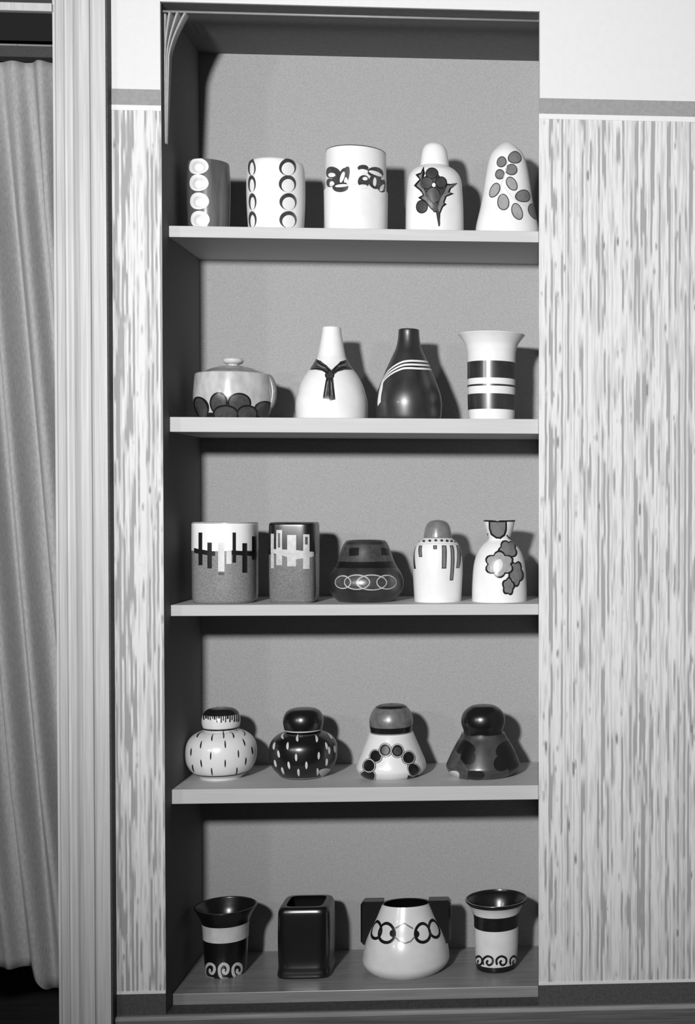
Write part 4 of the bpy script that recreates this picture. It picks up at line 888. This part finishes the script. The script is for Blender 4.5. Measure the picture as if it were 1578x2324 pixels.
def build_vessel(name, V):
    root = bpy.data.objects.new(name, None); COL.objects.link(root)
    root.location = (V['x'], V['y'], EYE+SHELF[V['shelf']][0])
    root.empty_display_size = .05
    tag(root, LABELS[name][0], LABELS[name][1], 'pottery on the niche shelves')
    profs, made = [], {}
    for pname, m, opening, n, pts in V['parts']:
        pr = smooth_profile(pts); profs.append((pr, n))
        parent = made.get('lid', root) if pname == 'knob' else root
        if opening:
            t = opening*.001
            # the inside: same outline, one wall thickness in, down to a thick bottom
            inner = [(max(r-t, .004), z) for r, z in reversed(pr[:-1]) if z > .008 and z < pr[-1][1]-.001]
            inner = [(max(pr[-1][0]-t*.6, .004), pr[-1][1]-.0003)]+inner+[(0, .008)]
            if name in INTERIOR:
                made[pname] = lathe(pname, pr, n, M[m], parent)
                lathe('interior', [pr[-1]]+inner, n, M[INTERIOR[name]], parent, cap_bottom=False)
            else:
                made[pname] = lathe(pname, pr+inner, n, M[m], parent)
        else:
            made[pname] = lathe(pname, pr, n, M[m], parent)
    surf = Surface(profs); done = []
    lidz = profs[1][0][0][1] if len(profs) > 1 else 9
    for d in V['decor']:
        kind, pname, m, layer, par, g = d[:6]
        if par >= 0: parent = done[par]
        elif kind == 'ring': parent = made['lid'] if (g[0]+g[1])*.0005 > lidz else root
        else:
            zz = g[1] if kind in ('ellipse', 'loop') else sum(p[1] for p in g)/len(g)
            parent = made['lid'] if zz*.001 > lidz else root
        if kind == 'ring':
            o = band(pname, surf, g[0]*.001, g[1]*.001, layer, M[m], parent)
        else:
            if kind in ('ellipse', 'loop'):
                k = 28
                uv = [(g[0]+g[2]*math.cos(q)+g[4]*math.sin(q), (g[1]+g[3]*math.cos(q)+g[5]*math.sin(q))*.001)
                      for q in [2*math.pi*i/k for i in range(k)]]
            else:
                pts = [(p[0], p[1]) for p in g]
                if kind == 'smooth': pts = catmull(pts, 4, True)
                if kind == 'curve': pts = catmull(pts, 5, False)
                uv = [(p[0], p[1]*.001) for p in pts]
            uv = [(a, max(z, .0006)) for a, z in uv]
            rref = max(surf.r(sum(z for a, z in uv)/len(uv))[0], .012)
            if kind in ('loop', 'curve', 'line'):
                o = ribbon(pname, surf, uv, d[6]*.001, kind == 'loop', layer, M[m], parent, rref)
            else:
                o = fill(pname, surf, uv, layer, M[m], parent, rref)
        if pname == 'price_sticker': o['label'] = 'small oval paper sticker'
        done.append(o)
    return root, made
ROOTS = {}
for name, V in VESSELS.items():
    ROOTS[name] = build_vessel(name, V)

# square black handles of the cone vase: thick slabs with rounded corners, cut to the body
def wing_handles():
    root, made = ROOTS['winged_cone_vase']
    pr = smooth_profile(VESSELS['winged_cone_vase']['parts'][0][4]); S = Surface([(pr, 2)])
    for sg in (-1, 1):
        z0, z1, xo, hy = .062, .166, .107, .016
        N = 14; verts, faces = [], []
        for i in range(N+1):
            z = z0+(z1-z0)*i/N
            xi = max(S.r(min(z, S.top()-.001))[0]-.004, .03)
            rr = .006; e = max(0, rr-(z1-z)); ed = max(0, rr-(z-z0))
            x = xo-(rr-math.sqrt(max(rr*rr-e*e, 0)))-(rr-math.sqrt(max(rr*rr-ed*ed, 0)))
            for (a, b) in ((xi, -hy), (x-.004, -hy), (x, -hy+.004), (x, hy-.004), (x-.004, hy), (xi, hy)):
                verts.append((sg*a, b, z))
        for i in range(N):
            for k in range(6):
                a, b = i*6+k, i*6+(k+1) % 6
                faces.append((a, b, b+6, a+6))
        faces += [tuple(range(6)), tuple(range(N*6+5, N*6-1, -1))]
        o = from_py('handle', verts, faces, M['blackglaze'], root)
        bm = bmesh.new(); bm.from_mesh(o.data); bmesh.ops.recalc_face_normals(bm, faces=bm.faces[:]); bm.to_mesh(o.data); bm.free()
        o['label'] = 'square black handle'
wing_handles()
for part in ROOTS['winged_cone_vase'][0].children:          # the rim dips towards the back
    if part.name.split('.')[0] in ('body', 'interior', 'rim_line'):
        for v in part.data.vertices:
            k = max(0, (v.co.z-.120)/.040)
            v.co.z += .0065*k*k*(-v.co.y/.058)

# lug handle of the covered bowl
def bowl_handles():
    root, made = ROOTS['covered_bowl']
    for sg in (1,):
        verts, faces = [], []; n, m = 16, 10
        for i in range(n+1):
            t = i/n; a = -math.pi/2+math.pi*t
            cx, cz = .080+.013*math.cos(a), .066+.036*math.sin(a)
            for k in range(m):
                b = 2*math.pi*k/m
                rr = .0075
                verts.append((sg*(cx+rr*math.cos(b)*math.cos(a)), .013*math.sin(b), cz+rr*math.cos(b)*math.sin(a)))
        for i in range(n):
            for k in range(m):
                a, b = i*m+k, i*m+(k+1) % m
                faces.append((a, b, b+m, a+m))
        o = from_py('handle', verts, faces, M['stonedark'], root, True)  # darker lid glaze puts the handle's shade into its colour
        bm = bmesh.new(); bm.from_mesh(o.data); bmesh.ops.recalc_face_normals(bm, faces=bm.faces[:]); bm.to_mesh(o.data); bm.free()
bowl_handles()
